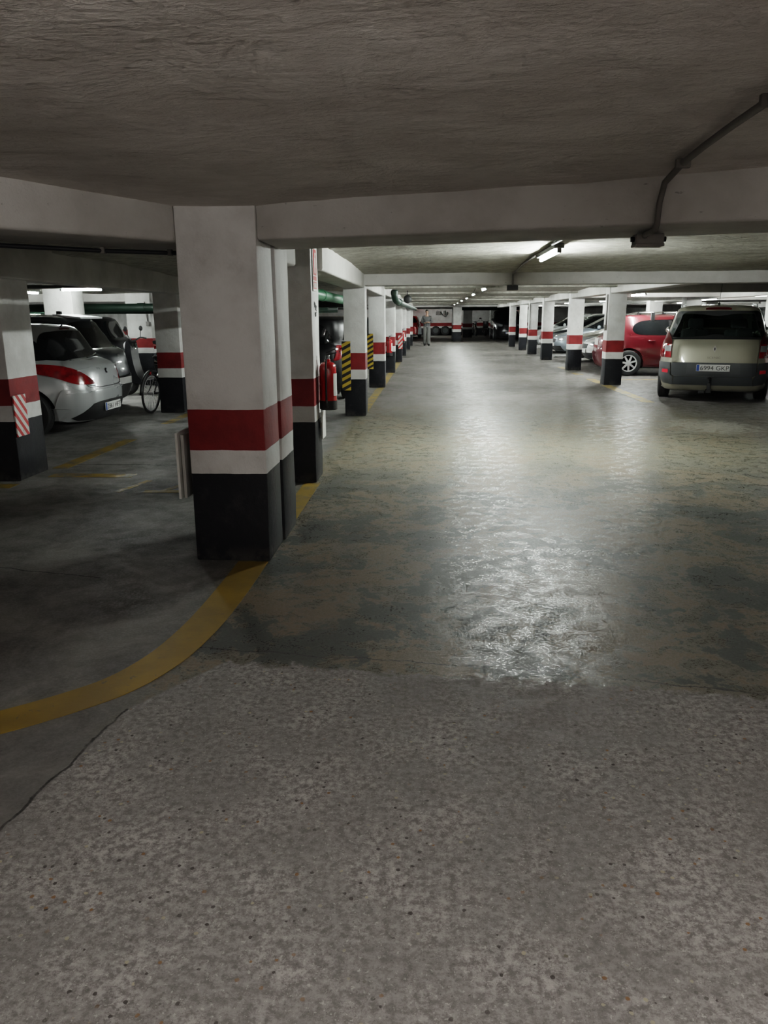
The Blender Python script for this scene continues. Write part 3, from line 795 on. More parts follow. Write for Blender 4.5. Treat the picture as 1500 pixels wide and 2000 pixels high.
class Car:
    def __init__(s, name, label, loc, rz, L, W, H, wb, rov, zb, zn, cowl, rooff, roofr, paint, R_=.31, sc=1., cat='car', nr=4.6, tail=.12, bulge=.0, hwt=.23, group=None, glassdrop=.05):
        s.L, s.W, s.H = L, W, H
        s.root = empty(name, (*loc, 0), rz, label, cat, group)
        s.root.scale = (sc, sc, sc)
        s.paint = paint
        hw = W / 2
        r, f = -L / 2, L / 2
        zbelt = lambda x: zb if x < cowl else zb - (zb - zn) * min(1, max(0, (x - cowl) / (f - .06 - cowl))) ** 1.25
        lv = [superloop(r + .13, f - .16, hw - .10, .17, nr, 3.4),
              superloop(r + .10, f - .12, hw - .06, .20, nr, 3.4),
              superloop(r + .03, f - .03, hw - .015, .33, nr, 3.3),
              superloop(r, f, hw, .50, nr, 3.2),
              superloop(r + .015 + bulge, f - .015, hw, .66, nr, 3.0),
              superloop(r + .05 + bulge, f - .06, hw - .02, lambda x: min(.80, zbelt(x) - .04) if x > cowl else .80 + (zb - .93), nr, 2.9),
              superloop(r + .075 + bulge, f - .13, hw - .045, zbelt, nr, 2.8),
              superloop(r + .09 + tail * .3 + bulge, cowl + .12, hw - .075, lambda x: zb + .035, nr, 3.6),
              superloop(r + .10 + tail * .5 + bulge, cowl - .02, hw - .09, zb + .08, nr + 1, 4.2),
              superloop(roofr + .0, rooff, hw - hwt, H - .105, nr + 2, 5),
              superloop(roofr + .05, rooff - .08, hw - hwt - .06, H - .05, nr + 1, 5),
              superloop(roofr + .25, rooff - .35, hw - hwt - .22, H - .012, 4, 4),
              superloop(-.35, .0, .12, H, 3, 3)]
        bm = bmesh.new()
        rings = [[bm.verts.new(p) for p in l] for l in lv]
        n = len(rings[0])
        for a, b in zip(rings, rings[1:]):
            for i in range(n): bm.faces.new((a[i], a[(i + 1) % n], b[(i + 1) % n], b[i]))
        bm.faces.new(rings[0]); bm.faces.new(rings[-1])
        body = obj('body', bm, [paint, M_UNDER], None, smooth=True)
        md = body.modifiers.new('s', 'SUBSURF'); md.levels = 1; md.render_levels = 1
        me = ev_mesh(body)
        body.modifiers.clear(); body.data = me
        # wheel arches
        s.ax = (r + rov, r + rov + wb); s.R = R_
        cb = bmesh.new()
        for xa in s.ax:
            for sd in (-1, 1):
                y0, y1 = sorted((sd * (hw - .30), sd * (hw + .15)))
                lathe(cb, [(R_ + .055, y0), (R_ + .055, y1)], 40, (xa, 0, R_), 'Y', 1)
        cut = obj('cut', cb, [paint, M_UNDER])
        b = body.modifiers.new('b', 'BOOLEAN'); b.object = cut; b.operation = 'DIFFERENCE'; b.solver = 'EXACT'
        me = ev_mesh(body)
        body.modifiers.clear(); body.data = me
        bpy.data.objects.remove(cut)
        for k in range(len(me.materials), 2): me.materials.append(M_UNDER)
        me.shade_smooth(); me.set_sharp_from_angle(angle=R(38))
        # flat dark underside
        for p in me.polygons:
            if p.normal.z < -.8 and p.center.z < .24: p.material_index = 1
        s.body = body; body.parent = s.root
        s.bvh = BVHTree.FromPolygons([v.co.copy() for v in me.vertices], [tuple(p.vertices) for p in me.polygons])
        s.hw = hw
        s.wheels()
    def hit(s, a, u, z):
        """first body point seen from direction a (degrees), at lateral coordinate u and height z"""
        if a == 'T':
            h = s.bvh.ray_cast(Vector((u, z, 5)), Vector((0, 0, -1)))
        else:
            A = R(a); o = Vector((math.cos(A), math.sin(A), 0)); uu = Vector((-math.sin(A), math.cos(A), 0))
            h = s.bvh.ray_cast(uu * u + o * 6 + Vector((0, 0, z)), -o)
            if h[0] is None:
                h = s.bvh.find_nearest(uu * u + o * 1.5 + Vector((0, 0, z)))
        return h[0], h[1]
    def decal(s, name, a, poly, m, off=.006, parent=None, res=.05, rnd=True, mirror=False, thick=.012):
        """patch of surface over the body; poly in (u,z) seen from direction a"""
        P = []
        src = crv(list(poly) + [poly[0]], 6)[:-1] if rnd else poly
        n = len(src)
        for i in range(n):
            x0, y0 = src[i]; x1, y1 = src[(i + 1) % n]
            k = max(1, int(math.hypot(x1 - x0, y1 - y0) / res))
            for j in range(k): P.append((x0 + (x1 - x0) * j / k, y0 + (y1 - y0) * j / k))
        xs = [p[0] for p in P]; ys = [p[1] for p in P]
        inner = []
        small = shrink(P, res * .5)
        x = min(xs) + res * .5
        while x < max(xs):
            y = min(ys) + res * .5
            while y < max(ys):
                if in_poly(x, y, small): inner.append((x, y))
                y += res
            x += res
        vs = [Vector(p) for p in P + inner]
        ed = [(i, (i + 1) % len(P)) for i in range(len(P))]
        r = delaunay_2d_cdt(vs, ed, [], 1, 1e-5)
        out = []
        for flip in ((1, -1) if mirror else (1,)):
            bm = bmesh.new()
            V = []
            for v in r[0]:
                p, nn = s.hit(a, v.x, v.y)
                if p is None: p, nn = Vector((0, 0, .5)), Vector((0, 0, 1))
                q = p + nn * off
                V.append(bm.verts.new((q.x, q.y * flip, q.z)))
            for f in r[2]:
                try: bm.faces.new([V[i] for i in f])
                except ValueError: pass
            be = [e for e in bm.edges if len(e.link_faces) == 1]
            dirv = Vector((0, 0, -1)) if a == 'T' else Vector((-math.cos(R(a)), -math.sin(R(a)) * flip, 0))
            ex = bmesh.ops.extrude_edge_only(bm, edges=be)
            for v in [g for g in ex['geom'] if isinstance(g, bmesh.types.BMVert)]: v.co += dirv * thick
            me_ok = obj(name, bm, m, parent or s.root, angle=35)
            out.append(me_ok)
        return out
    def wheels(s):
        s.wheel = []
        Rr = s.R
        w = .20
        for xa in s.ax:
            for sd in (1, -1):
                y = sd * (s.hw - w / 2 - .012)
                bm = bmesh.new()
                prof = [(Rr * .64, -w / 2 + .01), (Rr * .80, -w / 2), (Rr * .95, -w / 2 + .012), (Rr, -w / 2 + .035)]
                for g in range(4):
                    y0 = -w / 2 + .045 + g * .03
                    prof += [(Rr, y0), (Rr - .007, y0 + .003), (Rr - .007, y0 + .008), (Rr, y0 + .011)]
                prof += [(Rr, w / 2 - .035), (Rr * .95, w / 2 - .012), (Rr * .80, w / 2), (Rr * .64, w / 2 - .01)]
                lathe(bm, prof, 40, (xa, y, Rr), 'Y', close=True)
                t = obj('wheel', bm, M_RUBBER, s.root, angle=40)
                bm = bmesh.new()
                o = y + sd * (w / 2 - .006)
                lathe(bm, [(Rr * .66, o), (Rr * .60, o - sd * .002), (Rr * .585, o - sd * .03)], 32, (xa, 0, Rr), 'Y', caps=False)
                dk = bm
                lathe(dk, [(Rr * .60, o - sd * .035), (Rr * .12, o - sd * .035)], 32, (xa, 0, Rr), 'Y', 1)
                for k in range(7):
                    A = 2 * PI * k / 7 + .3
                    c, sn = math.cos(A), math.sin(A)
                    def Q(rad, tn, yy): return Vector((xa + c * rad - sn * tn, yy, Rr + sn * rad + c * tn))
                    v = [bm.verts.new(Q(*q)) for q in ((Rr * .1, -.024, o - sd * .004), (Rr * .1, .024, o - sd * .004), (Rr * .61, .019, o - sd * .006), (Rr * .61, -.019, o - sd * .006),
                                                       (Rr * .1, -.024, o - sd * .03), (Rr * .1, .024, o - sd * .03), (Rr * .61, .019, o - sd * .03), (Rr * .61, -.019, o - sd * .03))]
                    for fi in ((0, 1, 2, 3), (4, 5, 6, 7), (0, 1, 5, 4), (1, 2, 6, 5), (2, 3, 7, 6), (3, 0, 4, 7)): bm.faces.new([v[i] for i in fi])
                lathe(bm, [(Rr * .17, o - sd * .03), (Rr * .17, o), (Rr * .1, o + sd * .006)], 20, (xa, 0, Rr), 'Y')
                obj('rim', bm, [M_ALLOY, M_UNDER], t, angle=35)
                s.wheel.append(t)
    def plate(s, a, z, txt, w=.52, h=.11, dx=0, band=True):
        """number plate standing on the body seen from a (0 front, 180 rear)"""
        sd = 1 if a == 0 else -1
        xo = max(abs(s.hit(a, u, z)[0].x) for u in (-.2, 0, .2))
        x = sd * (xo + .012)
        t = empty('license_plate', (x, dx, z)); t.parent = s.root
        t.rotation_euler = (0, 0, R(-90) if sd < 0 else R(90))
        # local: x to the reader's right, -y towards the reader
        bm = bmesh.new(); box(bm, -w / 2, w / 2, -.006, .006, -h / 2, h / 2, .003); obj('plate', bm, M_PLATE, t)
        if band:
            bm = bmesh.new(); box(bm, -w / 2 + .004, -w / 2 + .045, -.0075, -.005, -h / 2 + .004, h / 2 - .004); obj('blue_band', bm, M_BLUE, t)
        if txt: text('plate_lettering', txt, t, (.022, -.0072, -.036), .101, M_INK, w - .075)
        return t
    def mirror(s, x, z, m):
        for sd in (1, -1):
            p, nn = s.hit(90 if sd > 0 else -90, -x if sd > 0 else x, z)
            bm = bmesh.new()
            blob(bm, (x, p.y + sd * .13, z + .05), .055, .10, .075, 16)
            tube(bm, [(x + .02, p.y - sd * .02, z), (x + .01, p.y + sd * .07, z + .03)], .022, 8)
            mm = obj('wing_mirror', bm, m, s.root, smooth=True)
            bm = bmesh.new(); blob(bm, (x - .045, p.y + sd * .13, z + .05), .018, .083, .060, 16); obj('mirror_glass', bm, M_CHROME, mm, smooth=True)
    def side(s, name, poly, m, **k):
        """poly in (x,z); put on both flanks"""
        return s.decal(name, 90, [(-x, z) for x, z in poly], m, mirror=True, **k)
    def rear(s, name, poly, m, **k): return s.decal(name, 180, [(-y, z) for y, z in poly], m, **k)
    def front(s, name, poly, m, **k): return s.decal(name, 0, poly, m, **k)
    def flip(s, hw, poly):
        """mirror-complete a half outline given for y>=0, from top centre round to bottom centre"""
        return poly + [(-y, z) for y, z in reversed(poly) if abs(y) > 1e-6]

FONT = None
def text(name, body, parent, loc, size, m, width=None, ext=.0008, mi=False):
    cu = bpy.data.curves.new(name, 'FONT')
    cu.body = body; cu.size = size; cu.extrude = ext; cu.align_x = 'CENTER'
    o = bpy.data.objects.new(name, cu); col.objects.link(o)
    me = ev_mesh(o)
    bpy.data.objects.remove(o)
    me.name = name
    o = bpy.data.objects.new(name, me); col.objects.link(o)
    if width:
        w = max(v.co.x for v in me.vertices) - min(v.co.x for v in me.vertices)
        for v in me.vertices: v.co.x *= width / w
    me.materials.clear(); me.materials.append(m)
    o.parent = parent; o.location = loc; o.rotation_euler = (R(90), 0, 0)
    return o

def carpaint(name, c, metal=.5, rough=.32): return mat(name, c, rough, metal, coat=1, var=.02, nscale=2)
C_SILVER = carpaint('silver_car_paint', (.46, .48, .485), .35, .30)
C_BEIGE = carpaint('champagne_beige_car_paint', (.335, .32, .255), .4, .34)
C_RED = carpaint('deep_red_car_paint', (.092, .003, .008), .2, .30)
C_WHITE = carpaint('white_car_paint', (.68, .68, .67), 0, .30)
C_GREY = carpaint('dark_grey_car_paint', (.065, .072, .078), .5, .32)
C_BLACK = carpaint('black_car_paint', (.008, .008, .010), .1, .3)
C_DULLBLACK = mat('dull_black_car_paint', (.0045, .0045, .0055), .38, var=.1, spec=.22)  # uncoated near-black paint, specular kept low
C_BLUE = carpaint('silver_blue_car_paint', (.30, .35, .40), .6, .32)
C_SAND = carpaint('sand_grey_car_paint', (.24, .225, .20), .5, .34)
C_FIRE = carpaint('bright_red_car_paint', (.48, .010, .012), 0, .28)

def flipx(half):
    return half + [(-y, z) for y, z in reversed(half) if abs(y) > 1e-6]

def side_glass(c, pts, m=M_GLASSK, pil=None, off=.006):
    g = c.side('side_window', pts, m, off=off)
    for i, x in enumerate(pil or ()):
        zs = [z for _, z in pts]
        lo, hi = min(zs) + .02, max(zs) - .02
        for o, sd in zip(c.decal('window_pillar', 90, [(-(x + .035), lo), (-(x - .035), lo), (-(x - .035 - .02), hi), (-(x + .035 - .02), hi)], M_BLACK, off=off + .003, rnd=False, mirror=True), (0, 1)):
            o.parent = g[sd]
    return g
def doors(c, rects, hz, m):
    for x0, x1, z0, z1 in rects:
        lo, hi, zt = max(x0, c.ax[0] + c.R + .10), min(x1, c.ax[1] - c.R - .10), 2 * c.R + .10
        d = c.side('door', [(lo, z0), (hi, z0), (hi, zt), (x1, min(zt + .06, z1 - .02)), (x1, z1), (x0, z1), (x0, zt + .06), (lo, zt)], m, off=.0035, rnd=False, res=.07)
        for k, sd in ((0, 1), (1, -1)):
            p, nn = c.hit(90, -(x0 + .16), hz)
            bm = bmesh.new()
            y = p.y + .012
            tube(bm, [(x0 + .08, (y - .012) * sd, hz), (x0 + .10, (y + .012) * sd, hz + .004), (x0 + .22, (y + .012) * sd, hz + .006), (x0 + .24, (y - .012) * sd, hz + .004)], .013, 8)
            obj('door_handle', bm, m, d[k], smooth=True)

# --- silver hatchback, rear towards the lane ------------------------------------------------
def lion(c, z, s, m):
    x = -max(abs(c.hit(180, u, z)[0].x) for u in (-.03, 0, .03)) - .008
    bm = bmesh.new()
    pts = [(-.15, -.5), (-.02, -.5), (.02, -.2), (.10, -.45), (.24, -.5), (.14, -.12), (.10, .05), (.28, .02), (.30, .10), (.08, .20), (.02, .30), (.12, .42), (.02, .5), (-.16, .46), (-.24, .28), (-.16, .1), (-.10, -.1)]
    prism(bm, [(-p[0] * s, z + p[1] * s) for p in pts], x, x + .008, 'X')
    obj('emblem', bm, m, c.root)
c = Car('hatchback_car', 'silver hatchback with red tail lamps parked behind the left edge pillar', (-6.22, 9.93), R(180), 4.28, 1.815, 1.50, 2.61, .80, .945, .70, 1.05, .30, -1.56, C_SILVER, .315, .93, nr=4.2, tail=.55)
c.rear('tailgate', flipx([(0, 1.02), (.45, 1.01), (.66, .96), (.62, .82), (.52, .66), (.3, .62), (0, .615)]), C_SILVER, off=.010)
tg = c.root.children[-1]
g = c.rear('rear_window', flipx([(0, 1.385), (.36, 1.38), (.57, 1.35), (.68, 1.20), (.77, 1.06), (.60, 1.00), (.3, .985), (0, .98)]), M_GLASSK, off=.010, res=.06)
c.rear('brake_light', flipx([(0, 1.415), (.14, 1.412), (.14, 1.392), (0, 1.395)]), M_REDDK, off=.022, rnd=False)
c.decal('tail_lamp', 140, [(.28, .965), (.48, .955), (.70, .915), (.88, .83), (1.03, .70), (.88, .69), (.72, .71), (.50, .80), (.29, .87)], M_REDLENS, off=.016, mirror=True, res=.04)
c.rear('bumper', flipx([(0, .60), (.45, .60), (.70, .63), (.77, .60), (.78, .30), (.68, .215), (.3, .20), (0, .20)]), C_SILVER, off=.020)
c.rear('lower_grille', flipx([(0, .455), (.36, .45), (.48, .43), (.68, .26), (.62, .225), (.3, .215), (0, .215)]), M_BLACK, off=.030, rnd=False)
c.rear('bumper_crease', flipx([(0, .605), (.5, .60), (.74, .585), (.74, .572), (.5, .585), (0, .59)]), C_SILVER, off=.034, rnd=False)
c.rear('tailgate_gap', flipx([(0, .640), (.32, .642), (.54, .69), (.54, .680), (.32, .630), (0, .628)]), M_BLACK, off=.013, rnd=False, thick=.002)
c.rear('tailgate_edge', flipx([(0, .905), (.4, .90), (.6, .875), (.6, .862), (.4, .885), (0, .89)]), C_SILVER, off=.026, rnd=False)
c.plate(180, .36, '2861 HFT').location.x -= .035
lion(c, .80, .16, M_CHROME)
side_glass(c, [(-1.66, 1.06), (-1.45, 1.01), (.2, .99), (.98, .99), (.62, 1.20), (.2, 1.375), (-.6, 1.385), (-1.30, 1.34)], pil=(-.45, -1.15))
doors(c, ((-1.05, -.02, .28, .94), (0.0, 1.02, .28, .92)), .82, C_SILVER)
c.mirror(.72, 1.0, C_SILVER)
c.front('windshield', flipx([(0, 1.37), (.42, 1.35), (.66, 1.04), (.4, 1.02), (0, 1.02)]), M_GLASSK)
bm = bmesh.new(); tube(bm, [(-1.5, 0, 1.44), (-1.53, 0, 1.47)], .012, 8); tube(bm, [(-.55, 0, 1.48), (-1.05, 0, 1.86)], .004, 6); obj('aerial', bm, M_BLACK, c.root)
bm = bmesh.new(); 
p, nn = c.hit(180, .0, 1.02)
tube(bm, [(p.x - .03, .0, 1.02), (p.x - .02, -.2, 1.035), (p.x + .02, -.42, 1.06)], .010, 6); obj('wiper', bm, M_BLACK, c.root)

# --- dark grey hatchback beyond it
c = Car('hatchback_car', 'dark grey tall hatchback parked just beyond the silver hatchback', (-6.95, 12.15), R(180), 4.2, 1.80, 1.60, 2.65, .72, 1.0, .75, 1.15, .45, -1.50, C_GREY, .32, .95, nr=3.8, tail=.45)
c.rear('tailgate', flipx([(0, 1.04), (.5, 1.03), (.68, .98), (.62, .72), (.5, .62), (0, .62)]), C_GREY, off=.010)
c.rear('rear_window', flipx([(0, 1.47), (.34, 1.46), (.52, 1.42), (.60, 1.25), (.70, 1.08), (.5, 1.05), (0, 1.04)]), M_GLASSK, off=.010, res=.06)
c.decal('tail_lamp', 150, [(.22, 1.08), (.34, 1.06), (.44, .9), (.42, .72), (.30, .72), (.26, .9)], M_REDDK, off=.014, mirror=True, res=.04)
c.rear('bumper', flipx([(0, .58), (.5, .58), (.84, .60), (.86, .30), (.70, .22), (0, .20)]), M_BLACK, off=.03)
c.plate(180, .50, '', band=False).location.x -= .04
lion(c, .88, .12, M_CHROME)
side_glass(c, [(-1.6, 1.14), (-1.3, 1.08), (.2, 1.05), (1.05, 1.05), (.72, 1.28), (.3, 1.46), (-.6, 1.48), (-1.35, 1.44)], pil=(-.4, -1.1))
bm = bmesh.new(); prism(bm, [(-1.20, 1.55), (-1.66, 1.515), (-1.66, 1.54), (-1.20, 1.59)], -.42, .42, 'Y'); obj('roof_spoiler', bm, C_SILVER, c.root)
bm = bmesh.new(); box(bm, -1.15, -1.07, -.03, .03, 1.58, 1.64, .01); obj('aerial', bm, M_BLACK, c.root)

# --- black car far left, and black car between the left pillars
def plain_car(name, label, loc, rz, paint, L=4.2, W=1.78, H=1.48, zb=.94, zn=.72, sc=1., tail=.3, nr=4.2, lamps='F', R_=.31, plate_txt='', hi=0, trim=None, group=None, hwt=.23, roofr=None, cowl=1.05, rooff=.35):
    c = Car(name, label, loc, rz, L, W, H, .615 * L, .175 * L, zb, zn, cowl, rooff, roofr if roofr is not None else -L / 2 + .42, paint, R_, sc, nr=nr, tail=tail, group=group, hwt=hwt)
    h = H - .13
    side_glass(c, [(-L / 2 + .52, zb + .13), (-L / 2 + .85, zb + .07), (.2, zb + .05), (cowl - .08, zb + .05), (rooff + .36, h - .16), (rooff + .02, h), (-.6, h + .01), (-L / 2 + .80, h - .04)], pil=(-.40, -1.1))
    doors(c, ((-1.02, -.02, .28, zb - .03), (0, 1.0, .28, zb - .04)), zb - .12, paint)
    c.front('windshield', flipx([(0, h - .005), (.44, h - .02), (.68, zb + .09), (.4, zb + .07), (0, zb + .07)]), M_GLASSK, res=.07)
    c.rear('rear_window', flipx([(0, h - .01), (.42, h - .03), (.62, zb + .10), (.4, zb + .06), (0, zb + .055)]), M_GLASSK, res=.07)
    c.front('grille', flipx([(0, zn - .10), (.34, zn - .10), (.30, zn - .22), (0, zn - .23)]), M_BLACK, off=.008, rnd=False)
    c.front('lower_grille', flipx([(0, .40), (.55, .40), (.60, .24), (0, .23)]), trim or M_BLACK, off=.012, rnd=False)
    c.decal('headlamp', 32, [(.02 + .22, zn - .02), (.42, zn + .02), (.30, zn - .17), (.16, zn - .17)], M_CLEARLENS, off=.012, mirror=True, res=.04, rnd=False) if False else None
    c.front('headlamp', [(.42, zn - .06), (.60, zn - .02), (.80, zn + .03), (.82, zn - .06), (.66, zn - .15), (.46, zn - .16)], M_CLEARLENS, off=.012, mirror=False, res=.04)
    c.front('headlamp', [(-.42, zn - .06), (-.60, zn - .02), (-.80, zn + .03), (-.82, zn - .06), (-.66, zn - .15), (-.46, zn - .16)], M_CLEARLENS, off=.012, res=.04)
    c.decal('tail_lamp', 160, [(-.12, zb + .02), (.02, zb + .02), (.06, zb - .14), (.10, zb - .24), (-.04, zb - .22), (-.13, zb - .14)], M_REDLENS, off=.012, mirror=True, res=.04)
    c.mirror(cowl - .32, zb + .04, paint)
    c.plate(0, .44, plate_txt)
    c.plate(180, .62, plate_txt)
    return c
plain_car('hatchback_car', 'black car parked far back behind the grey hatchback at left', (-9.25, 18.1), R(180), C_DULLBLACK, H=1.50, sc=1.0)
c = plain_car('suv_car', 'black car with red tail lamps parked behind the nearest extinguisher', (-2.31, 15.4), R(90), C_DULLBLACK, L=4.4, W=1.84, H=1.53, zb=.98, tail=.2, nr=4.5, sc=.95, hwt=.14, roofr=-2.0)
# --- red hatchback with roof bars -----------------------------------------------------------
c = Car('hatchback_car', 'deep red hatchback with roof bars parked beside the beige minivan', (6.10, 20.0), R(0), 3.98, 1.74, 1.455, 2.54, .66, .925, .72, 1.0, .35, -1.62, C_RED, .305, 1.0, nr=3.6, tail=.35)
side_glass(c, [(-1.26, 1.10), (-1.18, 1.01), (-.9, .97), (.2, .965), (.94, .965), (.6, 1.18), (.25, 1.315), (-.5, 1.325), (-1.0, 1.30), (-1.2, 1.22)], pil=(-.35,))
doors(c, ((-.98, .0, .28, .93), (.02, .98, .28, .92)), .83, C_RED)
c.rear('rear_window', flipx([(0, 1.36), (.40, 1.34), (.60, 1.06), (.4, 1.00), (0, .995)]), M_GLASSK, res=.06)
c.decal('tail_lamp', -150, [(-.36, .98), (-.26, .96), (-.20, .78), (-.18, .62), (-.28, .62), (-.36, .8)], M_REDLENS, off=.014, mirror=True, res=.04)
c.rear('bumper', flipx([(0, .56), (.5, .56), (.80, .60), (.84, .30), (.66, .21), (0, .20)]), C_RED, off=.018)
c.plate(180, .80, '', w=.36, h=.16, band=False)
c.mirror(.66, .99, C_RED)
c.front('windshield', flipx([(0, 1.36), (.42, 1.34), (.66, 1.03), (.4, 1.01), (0, 1.01)]), M_GLASSK)
c.side('side_crease', [(-1.6, .60), (-.2, .635), (1.5, .60), (1.5, .585), (-.2, .62), (-1.6, .585)], C_RED, off=.012, rnd=False)
for x in (-.78, -.16):
    bm = bmesh.new(); tube(bm, [(x, -.66, 1.495), (x, .66, 1.495)], .016, 8)
    rb = obj('roof_bar', bm, M_ALLOY, c.root, smooth=True)
    for sd in (-1, 1):
        bm = bmesh.new(); box(bm, x - .045, x + .045, sd * .63 - .035, sd * .63 + .035, 1.30, 1.505, .012)
        obj('bar_foot', bm, M_BLACK, rb)

# --- beige minivan, rear towards the viewer, see-through glass ----------------------------------
AZ = 19.4
fw = Vector((math.sin(R(AZ)), math.cos(R(AZ))))
ctr = Vector((4.965, 14.02)) + fw * (2.13 - .74)
c = Car('minivan', 'beige minivan with dark grey bumper and towbar parked at right', tuple(ctr), R(90 - AZ), 4.26, 1.81, 1.62, 2.685, .80, 1.02, .82, 1.30, .62, -1.80, C_BEIGE, .32, 1.0, 'minivan', nr=7.0, tail=.28, hwt=.225)
van = c
RW = flipx([(0, 1.500), (.45, 1.495), (.615, 1.480), (.665, 1.34), (.755, 1.07), (.735, 1.035), (.4, 1.03), (0, 1.03)])
WS = flipx([(0, 1.49), (.44, 1.475), (.70, 1.14), (.4, 1.12), (0, 1.12)])
SG = [(-1.55, 1.16), (-1.3, 1.10), (.2, 1.08), (1.12, 1.09), (.9, 1.25), (.58, 1.47), (-.6, 1.49), (-1.35, 1.46)]
me = c.body.data
bmx = bmesh.new(); bmx.from_mesh(me)
rw_s, ws_s, sg_s = shrink(RW, .05), shrink(WS, .05), shrink(SG, .05)
dele = []
for f in bmx.faces:
    q = f.calc_center_median()
    if q.z < 1.02: continue
    if (q.x < -1.3 and f.normal.x < -.3 and in_poly(q.y, q.z, rw_s)) or (q.x > .3 and f.normal.x > .2 and in_poly(q.y, q.z, ws_s)) or (abs(f.normal.y) > .6 and in_poly(q.x, q.z, sg_s)): dele.append(f)
bmesh.ops.delete(bmx, geom=dele, context='FACES'); bmx.to_mesh(me); bmx.free()
c.rear('rear_window', RW, M_GLASS, off=.012, res=.06)
def frame_ring(c, poly, name, a, w, off):
    """black printed border round a window, as thin bands"""
    n = len(poly); src = crv(list(poly) + [poly[0]], 6)[:-1]; inn = shrink(src, w)
    bm = bmesh.new(); A = []; B = []
    for (p, q) in zip(src, inn):
        for lst, v in ((A, p), (B, q)):
            u = -v[0] if a in (180, 90) else v[0]
            h, nn = c.hit(a, u, v[1])
            lst.append(bm.verts.new(h + nn * off))
    for i in range(len(A)): bm.faces.new((A[i], A[(i + 1) % len(A)], B[(i + 1) % len(A)], B[i]))
    return obj(name, bm, M_BLACK, c.root)
c2 = c
frame_ring(c, RW, 'window_seal', 180, .085, .0165)
c.front('windshield', WS, M_GLASS, off=.010, res=.07)
c.side('side_window', SG, M_GLASS, off=.010, res=.07)
for x in (-.32, -1.12):
    c.decal('window_pillar', 90, [(-(x + .04), 1.09), (-(x - .04), 1.09), (-(x - .055), 1.48), (-(x + .02), 1.48)], M_BLACK, off=.014, rnd=False, mirror=True)
c.rear('brake_light', flipx([(0, 1.538), (.20, 1.534), (.20, 1.512), (0, 1.516)]), M_REDDK, off=.03, rnd=False)
tg = c.rear('tailgate', flipx([(0, 1.025), (.4, 1.025), (.655, 1.02), (.66, .85), (.655, .665), (.4, .66), (0, .66)]), C_BEIGE, off=.020, rnd=False)[0]
c.rear('tailgate_panel', flipx([(0, .655), (.655, .655), (.65, .46), (.60, .435), (0, .43)]), M_TRIM, off=.026, rnd=False)
c.rear('plate_recess', flipx([(0, .645), (.41, .645), (.42, .475), (0, .475)]), mat('recess_grey', (.062, .066, .07), .5), off=.031, rnd=False)
for sd in (1, -1):
    c.rear('bumper', [(sd * .668, .655), (sd * .845, .66), (sd * .835, .42), (sd * .76, .315), (sd * .62, .295), (sd * .62, .42), (sd * .66, .455)], M_TRIM, off=.034, rnd=False)
    c.rear('reflector', [(sd * .69, .54), (sd * .775, .54), (sd * .775, .49), (sd * .69, .485)], mat('red_reflector', (.75, .03, .05), .2, coat=1), off=.045, rnd=False)
    lp = c.rear('tail_lamp', [(sd * .672, 1.0), (sd * .70, 1.06), (sd * .76, 1.20), (sd * .79, 1.08), (sd * .875, .84), (sd * .87, .735), (sd * .672, .735)], M_REDLENS, off=.022, rnd=False, res=.04)[0]
    q = c.rear('reversing_lamp', [(sd * .678, .93), (sd * .78, .93), (sd * .77, .835), (sd * .678, .835)], M_CLEARLENS, off=.029, rnd=False, res=.04)[0]; q.parent = lp
    q = c.rear('lamp_lens', [(sd * .672, 1.0), (sd * .70, 1.06), (sd * .76, 1.20), (sd * .79, 1.06), (sd * .80, .96), (sd * .672, .95)], M_REDDK, off=.027, rnd=False, res=.04)[0]; q.parent = lp
    bm = bmesh.new(); h, nn = c.hit(180, -sd * .80, .82); lathe(bm, [(.012, -.03), (.045, -.03), (.048, 0), (.04, .006)], 18, (h.x - .02, 0, 0), 'X')
    for v in bm.verts: v.co = Vector((2 * (h.x - .02) - v.co.x, v.co.y + sd * .79, v.co.z + .83))
    q = obj('lamp_bulb', bm, M_REDLENS, lp, smooth=True)
c.rear('lower_bumper', flipx([(0, .428), (.60, .43), (.62, .30), (.5, .295), (0, .29)]), M_TRIM, off=.030, rnd=False)
c.rear('bumper_skirt', flipx([(0, .288), (.62, .29), (.86, .34), (.86, .26), (.74, .20), (0, .195)]), C_BEIGE, off=.024, rnd=False)
c.plate(180, .575, '6994 GKP').location.x -= .040
xe = -max(abs(c.hit(180, u, .885)[0].x) for u in (-.05, 0, .05)) - .026
bm = bmesh.new(); prism(bm, [(0, .945), (.032, .885), (0, .825), (-.032, .885)], xe - .004, xe + .006, 'X')
em = obj('emblem', bm, mat('satin_chrome', (.35, .34, .32), .3, .8), c.root)
bm = bmesh.new(); prism(bm, [(0, .918), (.013, .885), (0, .852), (-.013, .885)], xe - .007, xe - .003, 'X'); obj('emblem_core', bm, M_BLACK, em)
t = empty('model_badge', (-max(abs(c.hit(180, u, .74)[0].x) for u in (-.1, 0, .1)) - .028, 0, .725)); t.parent = c.root; t.rotation_euler = (0, 0, R(-90))
text('badge_lettering', 'SCENIC', t, (0, 0, 0), .048, mat('badge_metal', (.17, .16, .14), .35, .5), .21, .003)
